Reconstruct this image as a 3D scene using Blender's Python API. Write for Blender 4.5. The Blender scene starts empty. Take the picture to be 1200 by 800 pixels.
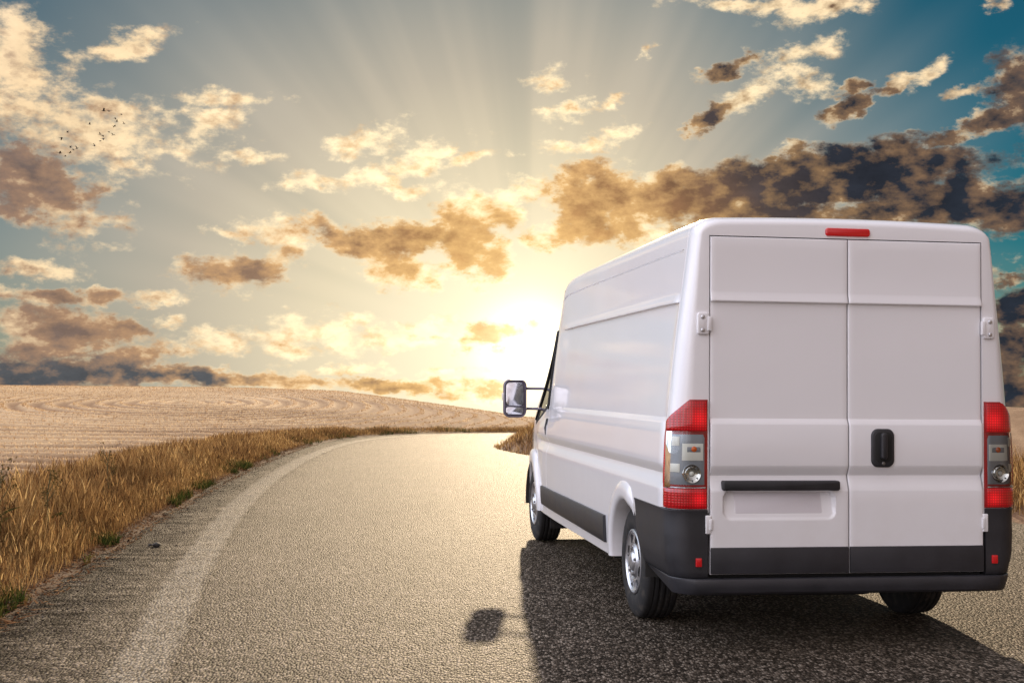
import bpy, bmesh, math, random
import numpy as np
from mathutils import Vector, Matrix

random.seed(7)
RNG = np.random.default_rng(11)
scene = bpy.context.scene
COL = scene.collection

# ------------------------------------------------------------------ camera
CAM_H = 1.421
PITCH, ROLL = 0.0378, -0.0091
cam_data = bpy.data.cameras.new("camera")
cam_data.sensor_width = 36.0
cam_data.lens = 1438.3 * 36.0 / 1200.0
cam_data.clip_start = 0.05
cam_data.clip_end = 8000.0
cam = bpy.data.objects.new("camera", cam_data)
COL.objects.link(cam)
_d = Vector((0, math.cos(PITCH), math.sin(PITCH)))
_u = Vector((0, -math.sin(PITCH), math.cos(PITCH)))
_r = Vector((1, 0, 0))
_right = _r * math.cos(ROLL) - _u * math.sin(ROLL)
_up = _r * math.sin(ROLL) + _u * math.cos(ROLL)
cam.matrix_world = Matrix((
    (_right.x, _up.x, -_d.x, 0), (_right.y, _up.y, -_d.y, 0),
    (_right.z, _up.z, -_d.z, CAM_H), (0, 0, 0, 1)))
scene.camera = cam

# ------------------------------------------------------------------ light, exposure
SUN_AZ, SUN_EL = math.radians(2.6), math.radians(18.6)
SUN_STRENGTH = 5.0
SKY_STRENGTH = 0.055
EXPOSURE = 0.5
sun_data = bpy.data.lights.new("sun", 'SUN')
sun_data.energy = SUN_STRENGTH
sun_data.angle = math.radians(0.9)
sun_data.color = (1.0, 0.77, 0.50)
sun = bpy.data.objects.new("sun", sun_data)
COL.objects.link(sun)
_sd = Vector((math.sin(SUN_AZ) * math.cos(SUN_EL), math.cos(SUN_AZ) * math.cos(SUN_EL), math.sin(SUN_EL)))
sun.rotation_euler = (-_sd).to_track_quat('-Z', 'Y').to_euler()
sun.location = _sd * 60
scene.view_settings.view_transform = 'Standard'
scene.view_settings.look = 'None'
scene.view_settings.exposure = EXPOSURE
scene.view_settings.gamma = 1.0
scene.view_settings.use_curve_mapping = False
scene.render.engine = 'CYCLES'
scene.cycles.max_bounces = 6
scene.cycles.diffuse_bounces = 3
scene.cycles.glossy_bounces = 3
scene.cycles.transparent_max_bounces = 12
scene.cycles.caustics_reflective = False
scene.cycles.caustics_refractive = False


# ------------------------------------------------------------------ node helpers
class NT:
    """Tiny expression layer over a node tree."""
    def __init__(self, tree):
        self.t = tree

    def node(self, kind, **props):
        n = self.t.nodes.new(kind)
        for k, v in props.items():
            setattr(n, k, v)
        return n

    def link(self, a, b):
        self.t.links.new(a, b)

    def put(self, sock, v):
        if isinstance(v, bpy.types.NodeSocket):
            self.link(v, sock)
        elif v is not None:
            if sock.type == 'RGBA' and len(v) == 3:
                v = (v[0], v[1], v[2], 1)
            sock.default_value = v

    def m(self, op, a, b=None, c=None, clamp=False):
        n = self.node('ShaderNodeMath', operation=op, use_clamp=clamp)
        for s, v in zip(n.inputs, (a, b, c)):
            self.put(s, v)
        return n.outputs[0]

    def add(self, a, b): return self.m('ADD', a, b)
    def sub(self, a, b): return self.m('SUBTRACT', a, b)
    def mul(self, a, b): return self.m('MULTIPLY', a, b)
    def mx(self, a, b): return self.m('MAXIMUM', a, b)

    def v(self, op, a, b=None, scale=None):
        n = self.node('ShaderNodeVectorMath', operation=op)
        self.put(n.inputs[0], a)
        if b is not None:
            self.put(n.inputs[1], b)
        if scale is not None:
            self.put(n.inputs['Scale'], scale)
        return n.outputs[1] if op in ('LENGTH', 'DOT_PRODUCT', 'DISTANCE') else n.outputs[0]

    def step(self, x, lo, hi, a=0.0, b=1.0, smooth=True):
        n = self.node('ShaderNodeMapRange', interpolation_type='SMOOTHSTEP' if smooth else 'LINEAR')
        for s, v in zip(n.inputs, (x, lo, hi, a, b)):
            self.put(s, v)
        return n.outputs[0]

    def noise(self, vec, scale, detail=2.0, rough=0.5, lac=2.0, dist=0.0, dim='3D', color=False, w=None):
        n = self.node('ShaderNodeTexNoise', noise_dimensions=dim)
        if dim == '1D':
            self.put(n.inputs['W'], w)
        else:
            self.put(n.inputs['Vector'], vec)
        n.inputs['Scale'].default_value = scale
        n.inputs['Detail'].default_value = detail
        n.inputs['Roughness'].default_value = rough
        n.inputs['Lacunarity'].default_value = lac
        n.inputs['Distortion'].default_value = dist
        return n.outputs[1] if color else n.outputs[0]

    def vor(self, vec, scale, feature='F1', out=0, rnd=1.0):
        n = self.node('ShaderNodeTexVoronoi', feature=feature)
        self.put(n.inputs['Vector'], vec)
        n.inputs['Scale'].default_value = scale
        n.inputs['Randomness'].default_value = rnd
        return n.outputs[out]

    def mix(self, f, a, b, mode='MIX'):
        n = self.node('ShaderNodeMix', data_type='RGBA', blend_type=mode)
        self.put(n.inputs[0], f)
        self.put(n.inputs[6], a)
        self.put(n.inputs[7], b)
        return n.outputs[2]

    def ramp(self, x, stops, interp='EASE'):
        n = self.node('ShaderNodeValToRGB')
        r = n.color_ramp
        r.interpolation = interp
        while len(r.elements) < len(stops):
            r.elements.new(0.5)
        for e, (p, c) in zip(r.elements, stops):
            e.position = p
            e.color = (c[0], c[1], c[2], 1)
        self.put(n.inputs[0], x)
        return n.outputs[0]

    def xyz(self, vec):
        n = self.node('ShaderNodeSeparateXYZ')
        self.put(n.inputs[0], vec)
        return n.outputs

    def comb(self, x, y, z):
        n = self.node('ShaderNodeCombineXYZ')
        for s, v in zip(n.inputs, (x, y, z)):
            self.put(s, v)
        return n.outputs[0]


# ------------------------------------------------------------------ world: evening sky with broken cloud
CLOUDS = [  # azimuth, elevation, half width, half height (degrees), tilt, thickness
    (-22.42,13.73,2.17,1.66,10,0.55), (-21.75,14.76,1.11,0.71,20,0.45), (-17.39,14.93,1.66,0.59,18,0.5), (-19.56,11.18,4.94,1.42,-5,0.5),
    (-18.39,12.19,1.66,0.47,-5,0.72), (-22.2,11.69,2.37,1.03,0,0.42), (-16.83,10.82,1.58,0.87,-10,0.4), (-21.61,8.65,2.61,1.5,-15,0.95),
    (-20.18,7.45,2.37,1.19,-15,0.62), (-18.61,8.84,1.19,1.03,0,0.4), (-13.12,12.92,1.74,0.36,4,0.42), (-13.86,11.72,1.66,0.67,4,0.45),
    (-12.24,10.44,1.11,0.28,0,0.35), (-17.36,9.85,1.03,0.28,-10,0.35), (-12.68,5.18,2.96,0.95,2,0.95), (-10.7,5.94,1.34,0.63,20,0.55),
    (-10.26,7.2,2.21,0.63,4,0.55), (-13.09,6.72,1.19,0.24,-8,0.4), (-21.52,4.86,2.37,0.4,4,0.5), (-20.63,3.86,2.77,0.43,0,0.8),
    (-18.51,3.97,1.58,0.4,-2,0.85), (-15.96,3.85,1.42,0.36,-4,0.7), (-15.75,2.79,0.71,0.36,5,0.5), (-20.07,2.3,3.36,1.26,-2,0.88),
    (-17.76,2.47,1.66,0.47,-8,0.9), (-21.28,1.64,1.58,1.19,0,0.8), (-17.01,1.35,1.78,0.79,20,0.6), (-20.56,0.43,5.13,0.71,0,1.25),
    (-15.52,0.41,5.13,0.51,-2,1.0), (-10.61,0.23,5.92,0.43,-2,0.8), (-13.49,1.83,2.05,0.55,6,0.58), (-9.68,2.52,3.08,0.79,8,0.6),
    (-10.64,1.84,1.58,0.55,0,0.5), (-6.87,11.3,2.05,0.59,14,0.5), (-5.07,10.31,2.96,0.59,20,0.55), (-2.08,10.56,1.58,0.32,14,0.42),
    (-9.0,9.26,1.82,0.36,0,0.42), (-5.85,9.28,2.37,0.32,4,0.4), (-6.81,6.63,2.37,0.95,-8,0.95), (-4.04,6.96,2.96,1.03,3,1.0),
    (-2.45,8.09,1.58,1.11,20,0.75), (-1.83,6.12,1.98,1.26,-30,0.85), (-5.21,5.36,1.98,0.87,0,0.8), (-0.85,7.91,1.98,0.63,0,0.7),
    (-0.06,8.91,2.37,0.55,8,0.5), (0.93,9.5,1.42,0.4,0,0.4), (3.54,8.33,1.9,1.74,20,1.0), (4.73,9.11,1.98,1.19,0,0.9),
    (1.95,7.34,1.58,0.79,20,0.7), (3.93,9.9,1.58,0.79,10,0.6), (5.53,7.66,2.37,1.03,0,0.8), (-1.32,2.43,1.74,0.79,14,0.8),
    (-0.01,2.76,1.58,0.47,18,0.55), (-4.78,2.43,2.37,0.63,6,0.45), (-6.75,2.09,1.98,0.63,0,0.45), (-5.14,0.05,6.71,0.36,0,0.8),
    (-1.57,-0.32,3.16,0.32,0,0.7), (-7.9,0.81,2.37,0.32,0,0.55), (-2.77,0.74,1.98,0.24,0,0.45), (1.9,14.26,1.11,0.51,5,0.5),
    (2.63,12.81,1.26,0.59,20,0.6), (3.11,13.11,0.71,0.4,0,0.75), (4.63,13.18,0.71,0.36,25,0.5), (6.17,15.58,0.36,0.32,40,0.4),
    (3.72,11.45,1.42,0.36,14,0.45), (4.92,11.64,1.03,0.32,14,0.45), (2.32,11.18,0.95,0.32,0,0.38), (11.0,17.27,3.75,0.43,-6,0.6),
    (14.26,16.95,2.05,0.55,12,0.55), (13.12,15.12,1.82,0.55,26,0.5), (10.03,14.43,1.42,0.47,15,0.95), (10.7,13.2,1.98,0.59,25,0.5),
    (8.83,12.27,0.95,0.55,30,1.0), (13.69,13.87,1.26,0.47,-10,0.45), (15.57,12.7,1.42,0.51,30,1.0), (15.57,13.51,0.79,0.36,20,0.9),
    (18.51,13.92,1.03,0.51,35,0.55), (17.23,13.56,1.26,0.32,28,0.6), (20.12,13.01,0.71,0.24,10,0.5), (22.56,12.93,1.42,1.58,30,0.95),
    (21.51,11.76,1.82,0.55,20,0.9), (19.75,11.14,1.98,0.32,12,0.75), (21.89,16.4,0.55,0.2,0,0.4), (11.78,7.98,4.74,0.95,0,1.1),
    (6.32,8.13,2.37,0.87,0,0.8), (15.93,9.65,5.92,1.34,4,1.3), (11.78,9.4,3.56,1.19,-4,1.25), (20.27,8.35,4.34,1.11,-4,1.1),
    (8.68,8.69,2.77,1.26,0,1.1), (6.71,9.1,2.37,1.03,10,0.95), (22.35,7.71,2.37,0.87,0,0.9), (17.04,10.54,1.74,0.79,0,0.9),
    (17.76,7.89,4.74,0.79,0,1.0), (12.55,10.34,1.98,0.71,10,1.0), (19.21,10.07,2.37,0.4,10,0.8), (22.33,3.49,1.58,1.03,0,1.15),
    (22.15,2.2,1.98,0.79,0,1.1), (22.31,0.17,2.37,0.87,0,1.1), (21.99,4.86,1.58,0.24,0,0.5), (19.18,1.09,6.32,1.19,0,0.9),
    (14.06,2.23,4.74,0.99,0,0.8), (10.25,4.96,3.56,0.99,5,0.8), (17.39,5.26,4.74,0.79,0,0.7),
]


GLOW_AZ, GLOW_EL = 0.9, 1.75      # where the low sun burns through the cloud


def paint_clouds(n, clouds, wild, fine, direction, p3, az, el, far, outside, glow, clear, gain):
    warp = n.noise(p3, 24.0, 5.0 if fine else 2.0, 0.62, color=True)
    warp = n.v('SUBTRACT', warp, (0.5, 0.5, 0.5))
    uv = n.v('ADD', n.comb(az, el, 0.0), n.v('MULTIPLY', warp, (3.6, 1.8, 0.0)))
    wu, wv, _w = n.xyz(uv)
    field = n.sub(n.mul(wu, 0.0), 9.0)
    depth = field
    for (a, e, rx, ry, rot, amp) in clouds:
        mp = n.node('ShaderNodeMapping', vector_type='TEXTURE')
        # feeding the running field through z keeps the node chain serial (small shader stack)
        n.put(mp.inputs['Vector'], n.comb(wu, wv, field))
        mp.inputs['Location'].default_value = (a, e, 0)
        mp.inputs['Rotation'].default_value = (0, 0, math.radians(rot))
        mp.inputs['Scale'].default_value = (rx * 1.04, ry * 1.06, 1e7)
        reach = n.v('LENGTH', mp.outputs[0])
        tone = float(np.interp(amp, [.35, .55, .75, .95, 1.2], [.05, .18, .58, .90, 1.15]))
        depth = n.mx(depth, n.m('MULTIPLY_ADD', reach, -0.45, tone))
        field = n.mx(field, n.m('MULTIPLY_ADD', reach, -amp, amp))
    if wild:
        # the same broken cloud carries on over the rest of the sky
        gen = n.noise(n.v('MULTIPLY', direction, (1.0, 1.0, 2.6)), 4.2, 3.0, 0.55)
        gen = n.step(gen, 0.40, 0.66, -0.4, 1.0)
        more = n.add(n.mul(gen, outside), n.mul(n.sub(outside, 1.0), 0.6))
        field = n.mx(field, more)
        depth = n.mx(depth, n.sub(more, 0.25))
    puff = n.noise(p3, 42.0, 9.0 if fine else 3.0, 0.62, 2.1)
    to_light = n.v('NORMALIZE', n.v('ADD', n.v('NORMALIZE', n.v('SUBTRACT', (0.0157, 1.0, 0.0419), direction)), (-0.25, 0, 0.9)))
    lump = n.noise(p3, 27.0, 5.0 if fine else 2.0, 0.6)
    lump2 = n.noise(n.v('ADD', p3, n.v('SCALE', to_light, scale=0.011)), 27.0, 5.0 if fine else 2.0, 0.6)
    ragged = n.mul(n.sub(puff, 0.5), 1.75)
    dens = n.add(n.add(field, 0.06), ragged)
    alpha = n.step(dens, -0.08, 0.46)
    alpha = n.mul(alpha, n.step(field, -0.50, 0.05))
    relief = n.mul(n.sub(lump, lump2), 2.2)
    core = n.add(n.add(depth, n.mul(ragged, 0.34)), n.mul(n.sub(lump, 0.5), 0.45))
    core = n.step(core, 0.04, 1.0, smooth=False)
    core = n.mul(core, n.step(dens, 0.0, 0.40, 0.45, 1.0))
    shade = n.m('SUBTRACT', core, relief, clamp=True)
    lit = n.ramp(far, [
        (0.0, (1.7, 1.45, 0.95)), (0.035, (1.40, 1.14, 0.70)), (0.075, (1.15, 0.92, 0.58)),
        (0.14, (0.95, 0.70, 0.42)), (0.25, (1.0, 0.88, 0.74)), (0.45, (1.12, 1.05, 1.0)), (1.0, (1.10, 0.90, 0.76))], 'LINEAR')
    mid = n.ramp(far, [
        (0.0, (1.2, 0.80, 0.34)), (0.03, (0.90, 0.54, 0.20)), (0.06, (0.78, 0.46, 0.20)), (0.10, (0.52, 0.31, 0.17)),
        (0.14, (0.34, 0.215, 0.15)), (0.25, (0.62, 0.56, 0.50)), (0.45, (0.95, 0.89, 0.86)), (1.0, (0.94, 0.76, 0.64))], 'LINEAR')
    dark = n.ramp(far, [
        (0.0, (0.85, 0.50, 0.18)), (0.03, (0.56, 0.30, 0.11)), (0.050, (0.30, 0.150, 0.070)),
        (0.070, (0.075, 0.056, 0.055)), (0.09, (0.024, 0.028, 0.040)), (0.13, (0.020, 0.027, 0.040)), (0.25, (0.30, 0.30, 0.31)),
        (0.45, (0.74, 0.71, 0.70)), (1.0, (0.76, 0.69, 0.66))], 'LINEAR')
    # cloud to the left of the sun is browner than the slate bank to its right
    brown = n.ramp(far, [
        (0.0, (0.62, 0.33, 0.12)), (0.08, (0.30, 0.19, 0.13)), (0.14, (0.18, 0.135, 0.12)), (0.45, (0.74, 0.71, 0.70)), (1.0, (0.76, 0.69, 0.66))], 'LINEAR')
    brown = n.mix(n.step(el, 2.2, 0.4), brown, (0.105, 0.110, 0.118))
    dark = n.mix(n.step(az, -2.0, -12.0, 0.0, 0.90), dark, brown)
    mid = n.v('SCALE', mid, scale=n.step(az, 3.0, 13.0, 1.0, 0.52))
    mid = n.mix(n.step(far, 0.2, 0.4), mid, n.v('SCALE', mid, scale=n.step(az, 3.0, 13.0, 1.0, 1.92)))
    lit = n.v('SCALE', lit, scale=n.add(0.66, n.mul(puff, 0.66)))
    dark = n.v('SCALE', dark, scale=n.add(0.45, n.mul(puff, 1.1)))
    cloud = n.mix(n.step(shade, 0.0, 0.5, smooth=False), lit, mid)
    cloud = n.mix(n.step(shade, 0.45, 1.0, smooth=False), cloud, dark)
    cloud = n.v('ADD', cloud, n.v('SCALE', glow, scale=0.38))
    out = n.v('MULTIPLY', n.mix(alpha, clear, cloud), gain)
    bg = n.node('ShaderNodeBackground')
    n.put(bg.inputs['Color'], n.v('SCALE', out, scale=1.0 / (SKY_STRENGTH * 2 ** EXPOSURE)))
    bg.inputs['Strength'].default_value = SKY_STRENGTH
    return bg.outputs[0]


def build_world():
    world = bpy.data.worlds.new("World")
    scene.world = world
    world.use_nodes = True
    tree = world.node_tree
    tree.nodes.clear()
    n = NT(tree)
    direction = n.node('ShaderNodeTexCoord').outputs['Generated']
    dx, dy, dz = n.xyz(direction)
    az = n.mul(n.m('ARCTAN2', dx, dy), 57.2958)
    el = n.mul(n.m('ARCSINE', dz), 57.2958)
    sky = n.node('ShaderNodeTexSky', sky_type='NISHITA')
    sky.sun_disc = False
    sky.sun_elevation = SUN_EL
    sky.sun_rotation = SUN_AZ
    sky.dust_density = 0.1
    sky.ozone_density = 6.0
    base = n.v('SCALE', sky.outputs[0], scale=SKY_STRENGTH)

    # warm veil of light spreading from the low sun
    daz = n.sub(az, GLOW_AZ)
    dele = n.sub(el, GLOW_EL)
    left = n.m('MINIMUM', daz, 0.0)
    right = n.m('MAXIMUM', daz, 0.0)
    wide = n.add(n.mul(left, 0.73), n.mul(right, 1.15))
    ang = n.m('SQRT', n.add(n.mul(wide, wide), n.mul(n.mul(dele, dele), 0.95)))
    true_ang = n.m('SQRT', n.add(n.mul(daz, daz), n.mul(dele, dele)))
    veil_col = n.ramp(n.m('DIVIDE', ang, 30.0), [
        (0.0, (1.25, 1.14, 0.86)), (0.10, (1.0, 0.88, 0.62)), (0.25, (0.80, 0.69, 0.48)),
        (0.42, (0.53, 0.47, 0.37)), (0.60, (0.37, 0.355, 0.315)), (1.0, (0.24, 0.26, 0.27))], 'LINEAR')
    # deep blue beside the sunset, paling into a luminous haze over the rest of the sky
    base = n.mix(n.step(true_ang, 26.0, 75.0), n.mix(1.0, base, (0.11, 0.50, 0.42), 'MULTIPLY'), n.ramp(n.m('DIVIDE', true_ang, 180.0), [(0.2, (0.44, 0.52, 0.62)), (0.45, (0.66, 0.68, 0.73)), (1.0, (0.62, 0.51, 0.44))], 'LINEAR'))
    veil_w = n.step(ang, 11.0, 28.0, 1.0, 0.0)
    # sunbeams fanning out of the gap in the cloud
    theta = n.m('ARCTAN2', daz, dele)
    beam = n.noise(None, 4.2, 2.5, 0.55, dim='1D', w=theta)
    beam = n.mul(n.sub(beam, 0.5), n.step(true_ang, 3.0, 11.0, 0.0, 1.0))
    beam = n.mul(n.mul(beam, n.step(true_ang, 14.0, 34.0, 1.0, 0.0)), n.step(el, 1.5, 6.0))
    veil_w = n.m('ADD', veil_w, n.mul(beam, 0.62), clamp=True)
    clear = n.mix(veil_w, base, veil_col)
    clear = n.v('SCALE', clear, scale=n.add(1.0, n.mul(beam, 0.26)))
    horizon = n.step(el, 0.0, 7.0, 1.0, 0.0)
    clear = n.mix(n.mul(horizon, n.step(true_ang, 10.0, 26.0, 0.0, 0.55)), clear, (0.30, 0.30, 0.20))

    # cloud shapes
    p3 = n.v('MULTIPLY', direction, (1.0, 1.0, 1.75))
    far = n.m('DIVIDE', true_ang, 180.0)
    glare = n.m('POWER', 2.718, n.mul(n.mul(true_ang, true_ang), -0.30))
    glare2 = n.m('POWER', 2.718, n.mul(true_ang, -0.24))
    glow = n.v('ADD', n.v('SCALE', (1.0, 0.93, 0.74), scale=n.mul(glare, 1.2)), n.v('SCALE', (1.0, 0.79, 0.46), scale=n.mul(glare2, 0.48)))
    clear = n.v('ADD', clear, glow)
    # the sky is lighter on the left of the view and heavier on the right; out of view the contrast is exaggerated to light the van's side
    gain = n.mix(n.step(dx, -0.85, 0.85), (2.70, 2.92, 3.45), (0.24, 0.18, 0.14))
    gain = n.mix(n.step(far, 0.13, 0.42), (1.0, 1.0, 1.0), gain)
    outside = n.mx(n.step(n.m('ABSOLUTE', az), 24.0, 32.0), n.step(el, 17.0, 24.0))

    shared = (('Direction', 'NodeSocketVector', direction), ('P3', 'NodeSocketVector', p3), ('Azimuth', 'NodeSocketFloat', az),
              ('Elevation', 'NodeSocketFloat', el), ('Far', 'NodeSocketFloat', far), ('Outside', 'NodeSocketFloat', outside),
              ('Glow', 'NodeSocketColor', glow), ('Clear', 'NodeSocketColor', clear), ('Gain', 'NodeSocketColor', gain))

    def cloudscape(clouds, wild, fine):
        """One stretch of the sky as a node group; the stretches share every formula and meet without a seam."""
        grp = bpy.data.node_groups.new('cloudscape', 'ShaderNodeTree')
        for nm, kind, _s in shared:
            grp.interface.new_socket(nm, in_out='INPUT', socket_type=kind)
        grp.interface.new_socket('Sky', in_out='OUTPUT', socket_type='NodeSocketShader')
        g = NT(grp)
        gi = g.node('NodeGroupInput').outputs
        go = g.node('NodeGroupOutput')
        g.link(paint_clouds(g, clouds, wild, fine, *[gi[k] for k in range(len(shared))]), go.inputs[0])
        use = n.node('ShaderNodeGroup', node_tree=grp)
        for k, (_n, _k, sock) in enumerate(shared):
            n.link(sock, use.inputs[k])
        return use.outputs[0]

    def choose(test, a, b):
        mx_ = n.node('ShaderNodeMixShader')
        n.put(mx_.inputs[0], test)
        n.link(a, mx_.inputs[1])
        n.link(b, mx_.inputs[2])
        return mx_.outputs[0]

    def reach(a0, a1, e0, e1):
        keep = []
        for c in CLOUDS:
            w = max(c[2] * 1.18, c[3] * 1.22) * (1 + 0.40 / c[5]) + 1.3
            if a0 - w <= c[0] <= a1 + w and e0 - w <= c[1] <= e1 + w:
                keep.append(c)
        return keep
    cols = [-34.0, -13.0, -2.0, 9.0, 34.0]
    rows = [-90.0, 6.5, 27.0]
    shader = None
    for k in range(4):
        low = cloudscape(reach(cols[k], cols[k + 1], -2, rows[1]), True, True)
        high = cloudscape(reach(cols[k], cols[k + 1], rows[1], rows[2]), True, True)
        tile = choose(n.m('GREATER_THAN', el, rows[1]), low, high)
        shader = tile if shader is None else choose(n.m('GREATER_THAN', az, cols[k]), shader, tile)
    rest = n.mx(n.m('GREATER_THAN', n.m('ABSOLUTE', az), 33.9), n.m('GREATER_THAN', el, 26.9))
    shader = choose(rest, shader, cloudscape([], True, False))
    o = n.node('ShaderNodeOutputWorld')
    n.link(shader, o.inputs[0])
    world.cycles.sampling_method = 'MANUAL'
    world.cycles.sample_map_resolution = 512


build_world()

# ------------------------------------------------------------------ object helpers
def tag(o, label=None, category=None, group=None, kind=None):
    for k, v in (("label", label), ("category", category), ("group", group), ("kind", kind)):
        if v:
            o[k] = v
    return o


def link(name, me, parent=None):
    o = bpy.data.objects.new(name, me)
    COL.objects.link(o)
    if parent is not None:
        o.parent = parent
    return o


def mesh(name, V, F, mat, parent=None, smooth=True, sharp=32.0):
    me = bpy.data.meshes.new(name)
    me.from_pydata([tuple(map(float, v)) for v in V], [], [tuple(map(int, f)) for f in F])
    me.update()
    if smooth:
        me.polygons.foreach_set("use_smooth", [True] * len(me.polygons))
        me.set_sharp_from_angle(angle=math.radians(sharp))
    me.materials.append(mat)
    return link(name, me, parent)


def big_mesh(name, V, tris, mat, parent=None):
    """Triangle soup through foreach_set: V (n,3), tris (m,3)."""
    me = bpy.data.meshes.new(name)
    V = np.asarray(V, np.float32)
    T = np.asarray(tris, np.int32)
    me.vertices.add(len(V))
    me.vertices.foreach_set("co", V.ravel())
    me.loops.add(T.size)
    me.loops.foreach_set("vertex_index", T.ravel())
    me.polygons.add(len(T))
    me.polygons.foreach_set("loop_start", np.arange(0, T.size, 3, dtype=np.int32))
    me.update(calc_edges=True)
    me.materials.append(mat)
    return link(name, me, parent)


def from_bm(name, bm, mat, parent=None, smooth=True, sharp=32.0):
    me = bpy.data.meshes.new(name)
    bmesh.ops.recalc_face_normals(bm, faces=bm.faces)
    bm.to_mesh(me)
    bm.free()
    if smooth:
        me.polygons.foreach_set("use_smooth", [True] * len(me.polygons))
        me.set_sharp_from_angle(angle=math.radians(sharp))
    me.materials.append(mat)
    return link(name, me, parent)


def material(name, build):
    mat = bpy.data.materials.new(name)
    mat.use_nodes = True
    t = mat.node_tree
    t.nodes.clear()
    n = NT(t)
    out = n.node('ShaderNodeOutputMaterial')
    shader = build(n)
    n.link(shader, out.inputs[0])
    return mat


def principled(n, **kw):
    b = n.node('ShaderNodeBsdfPrincipled')
    for k, v in kw.items():
        n.put(b.inputs[k.replace('_', ' ')], v)
    return b.outputs[0]


def simple(name, color, rough=0.5, metallic=0.0, vary=0.06, scale=9.0, bump=0.0, bump_scale=200.0, **kw):
    def build(n):
        co = n.node('ShaderNodeTexCoord').outputs['Object']
        f = n.noise(co, scale, 4.0, 0.6)
        lo = tuple(c * (1 - vary) for c in color)
        hi = tuple(min(1.0, c * (1 + vary)) for c in color)
        col = n.mix(f, lo, hi)
        args = dict(Base_Color=col, Roughness=n.step(f, 0.2, 0.8, rough * 0.92, min(1, rough * 1.08)), Metallic=metallic)
        args.update(kw)
        if bump:
            bp = n.node('ShaderNodeBump')
            bp.inputs['Strength'].default_value = bump
            bp.inputs['Distance'].default_value = 0.002
            n.put(bp.inputs['Height'], n.noise(co, bump_scale, 2.0))
            args['Normal'] = bp.outputs[0]
        return principled(n, **args)
    return material(name, build)


# ------------------------------------------------------------------ ground plan
ROAD_LEFT = np.array([(-1.0, -30), (-2.0, -6), (-2.55, 1.5), (-3.0, 7.4), (-3.42, 10.6), (-3.68, 12.7), (-4.08, 16.4), (-4.47, 21.3),
                      (-4.80, 27.0), (-4.80, 31.0), (-4.35, 34.4), (-3.3, 37.2), (-1.5, 38.6), (2, 39.5), (8, 40.6), (20, 42.6), (60, 48), (140, 58)], float)
ROAD_RIGHT = np.array([(9.5, -30), (8.9, -6), (8.2, 1.5), (6.9, 8.6), (5.55, 13.5), (4.2, 16.8), (3.0, 19.6), (1.55, 23.0),
                       (0.5, 25.8), (-0.12, 27.6), (-0.42, 29.4), (-0.2, 31.2), (0.8, 32.8), (3.2, 34.0), (8, 34.9), (20, 36.8), (60, 42), (140, 52)], float)


def smooth_line(P, n, it=3):
    for _ in range(it):
        Q = np.repeat(P, 2, axis=0)[1:-1]
        A = P[:-1] * 0.75 + P[1:] * 0.25
        B = P[:-1] * 0.25 + P[1:] * 0.75
        Q = np.empty((2 * len(A) + 2, 2))
        Q[0], Q[-1] = P[0], P[-1]
        Q[1:-1:2], Q[2:-1:2] = A, B
        P = Q
    d = np.r_[0, np.cumsum(np.hypot(*np.diff(P, axis=0).T))]
    s = np.linspace(0, d[-1], n)
    return np.c_[np.interp(s, d, P[:, 0]), np.interp(s, d, P[:, 1])]


LEFT = smooth_line(ROAD_LEFT, 260)
RIGHT = smooth_line(ROAD_RIGHT, 260)


def line_dist(x, y, P):
    """Distance from points to a polyline, and side (+ = left of travel)."""
    x = np.asarray(x, float).ravel()
    y = np.asarray(y, float).ravel()
    best = np.full(x.shape, 1e18)
    side = np.zeros(x.shape)
    for (ax, ay), (bx, by) in zip(P[:-1], P[1:]):
        ex, ey = bx - ax, by - ay
        L2 = ex * ex + ey * ey
        t = np.clip(((x - ax) * ex + (y - ay) * ey) / L2, 0, 1)
        qx, qy = x - (ax + t * ex), y - (ay + t * ey)
        d2 = qx * qx + qy * qy
        m = d2 < best
        best = np.where(m, d2, best)
        side = np.where(m, ex * qy - ey * qx, side)
    return np.sqrt(best), np.sign(side)


_LC, _RC = LEFT[::2], RIGHT[::2]


def vnoise(x, y, seed=0):
    """Cheap smooth value noise."""
    def h(i, j):
        v = np.sin(i * 127.1 + j * 311.7 + seed * 74.7) * 43758.5453
        return v - np.floor(v)
    i, j = np.floor(x), np.floor(y)
    fx, fy = x - i, y - j
    fx, fy = fx * fx * (3 - 2 * fx), fy * fy * (3 - 2 * fy)
    return (h(i, j) * (1 - fx) * (1 - fy) + h(i + 1, j) * fx * (1 - fy) + h(i, j + 1) * (1 - fx) * fy + h(i + 1, j + 1) * fx * fy)


def furrow(x, y):
    w = 0.9 * (vnoise(x * 0.09, y * 0.09, 3) - 0.5) + 0.35 * (vnoise(x * 0.4, y * 0.4, 5) - 0.5)
    r = np.sqrt((x + 13.0) ** 2 + ((y - 50.0) * 0.52) ** 2) + w
    return r / 0.78


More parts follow.
